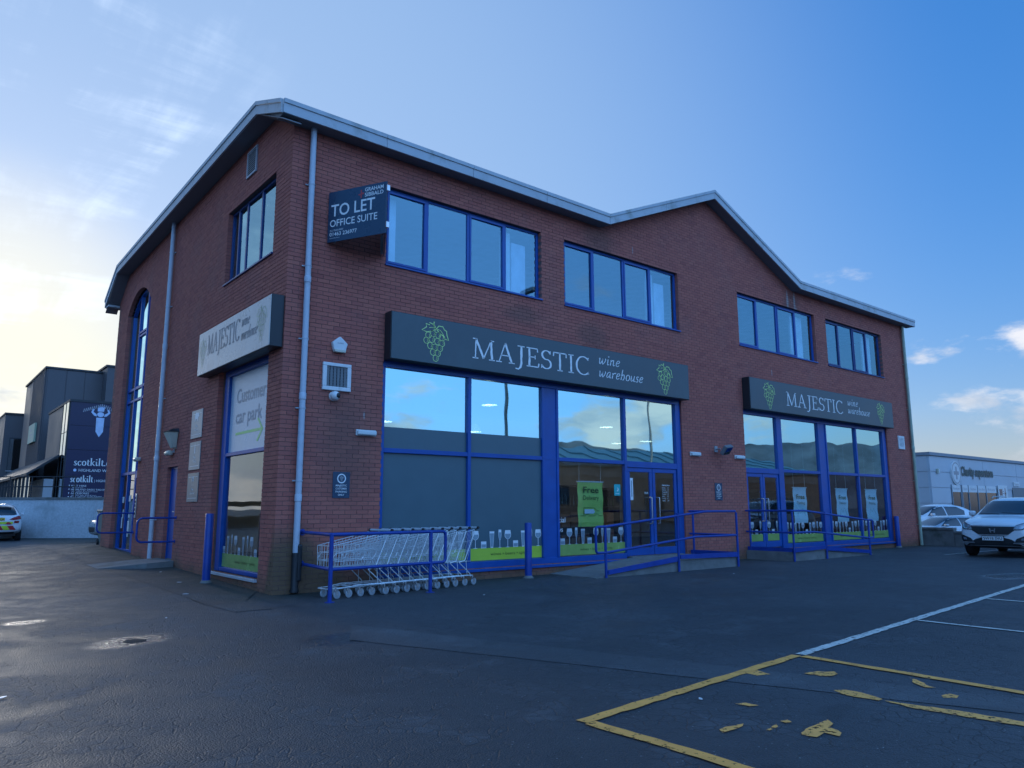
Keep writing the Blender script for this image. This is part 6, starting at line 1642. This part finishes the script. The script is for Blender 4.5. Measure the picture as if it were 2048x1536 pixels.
# ------------------------------------------------------------------ across the car park, seen in the shop glass
t = thing('teal_warehouse', 'long buff warehouse with a teal roof, mirrored in the shop glass', 'building', None, TR(0,0,0))
mb = MB(); mb.box(2, 98, -62, -44, -.1, 5.9); mb.build('wall', M_warehouse, t)
mb = MB(); mb.prism([(1.5,-43.4,5.7),(98.5,-43.4,5.7),(98.5,-53,8.4),(1.5,-53,8.4)], [(1.5,-43.4,5.85),(98.5,-43.4,5.85),(98.5,-53,8.55),(1.5,-53,8.55)]); mb.build('roof', M_tealroof, t)
for i in range(24):
    x = 3+i*4; mb = MB(); mb.prism([(x,-43.4,5.86),(x+.25,-43.4,5.86),(x+.25,-53,8.56),(x,-53,8.56)], [(x,-43.4,5.98),(x+.25,-43.4,5.98),(x+.25,-53,8.68),(x,-53,8.68)]); mb.build('roof_rib', M_tealroof, t)
mb = MB(); mb.box(1.5, 98.5, -43.95, -43.88, 4.6, 5.7); mb.build('eaves_band', M_shedtrim, t)
for i in range(7):
    x = 8+i*9.5; mb = MB(); mb.box(x, x+2.6, -44, -43.95, 1.9, 3.6); mb.build('window', M_glass_far, t)
    mb = MB(); mb.box(x+4.5, x+8, -44, -43.94, -.1, 3.4); mb.build('roller_door', M_claddingdark, t)
def lamp_post(x, y, h, r, label):
    t = thing('lamp_post', label, 'lamp post', 'lamp posts across the car park', TR(x, y, 0))
    mb = MB(); mb.tube([(0,0,-.1),(0,0,h)], [r*1.25, r*.8], 12); mb.build('pole', M_galv, t, smooth=True)
    mb = MB(); mb.tube([(0,0,h),(.0,.9,h+.12)], .04, 8); mb.box(-.12, .12, .8, 1.5, h+.05, h+.18); mb.build('lamp_head', M_galv, t)
lamp_post(14.2, -11.6, 10, .075, 'tall galvanised lamp post mirrored in the second filmed pane')
lamp_post(31.0, -18.2, 9, .07, 'slim lamp post mirrored above the near entrance doors')
random.seed(21)
mb = MB(); n = 90
prev = None; vs = []
for i in range(n+1):
    a_ = math.radians(-20-220*i/n); R_ = 1500
    hgt = 118+30*math.sin(i*.21)+16*math.sin(i*.53+1)+8*math.sin(i*1.1+2)+5*math.sin(i*2.3)
    vs += [(R_*math.cos(a_), R_*math.sin(a_), -5), ((R_+260)*math.cos(a_), (R_+260)*math.sin(a_), max(25, hgt))]
mb.add(vs, [(2*i, 2*i+2, 2*i+3, 2*i+1) for i in range(n)]); o = mb.build('hill', M_hill); tag(o, kind='structure')
for i, (x, y, rz, p_, lab) in enumerate(((16,-17.5,95,M_carwhite,'white car in the bays behind the viewer, mirrored in the far shop glass'), (19.5,-17.8,92,M_cardark,'dark car in the bays behind the viewer, mirrored in the far shop glass'), (-17.5,-2.5,80,M_cardark,'dark car across the lane, mirrored in the side shop window'))):
    hatch(TR(x, y, 0, math.radians(rz)), p_, lab)
t = thing('white_shop_unit', 'white and brown shop unit across the lane, mirrored in the side window', 'building', None, TR(0,0,0))
mb = MB(); mb.box(-44, -30, -14, 5, -.1, 8.5); mb.build('wall', M_claddingdark, t)
for i in range(12):
    mb = MB(); mb.box(-30.06, -30, -13.8+i*.8, -13.2+i*.8, 2.6, 8.4); mb.build('cladding_rib', M_grille, t)
mb = MB(); mb.box(-30.05, -30, -4, 4.8, 3.6, 8.4); mb.build('pale_panel', M_shed, t)
mb = MB(); mb.box(-29.99, -29.8, -12, -8, -.1, 2.5); mb.build('brick_bay', M_brickplain, t)
mb = MB(); mb.box(-30, -29.95, -3, 1.5, .2, 3.4); mb.build('window', M_glass_far, t)
mb = MB(); mb.box(-30.1, -29.7, -14, 5, 8.5, 8.7); mb.build('parapet', M_shedtrim, t)
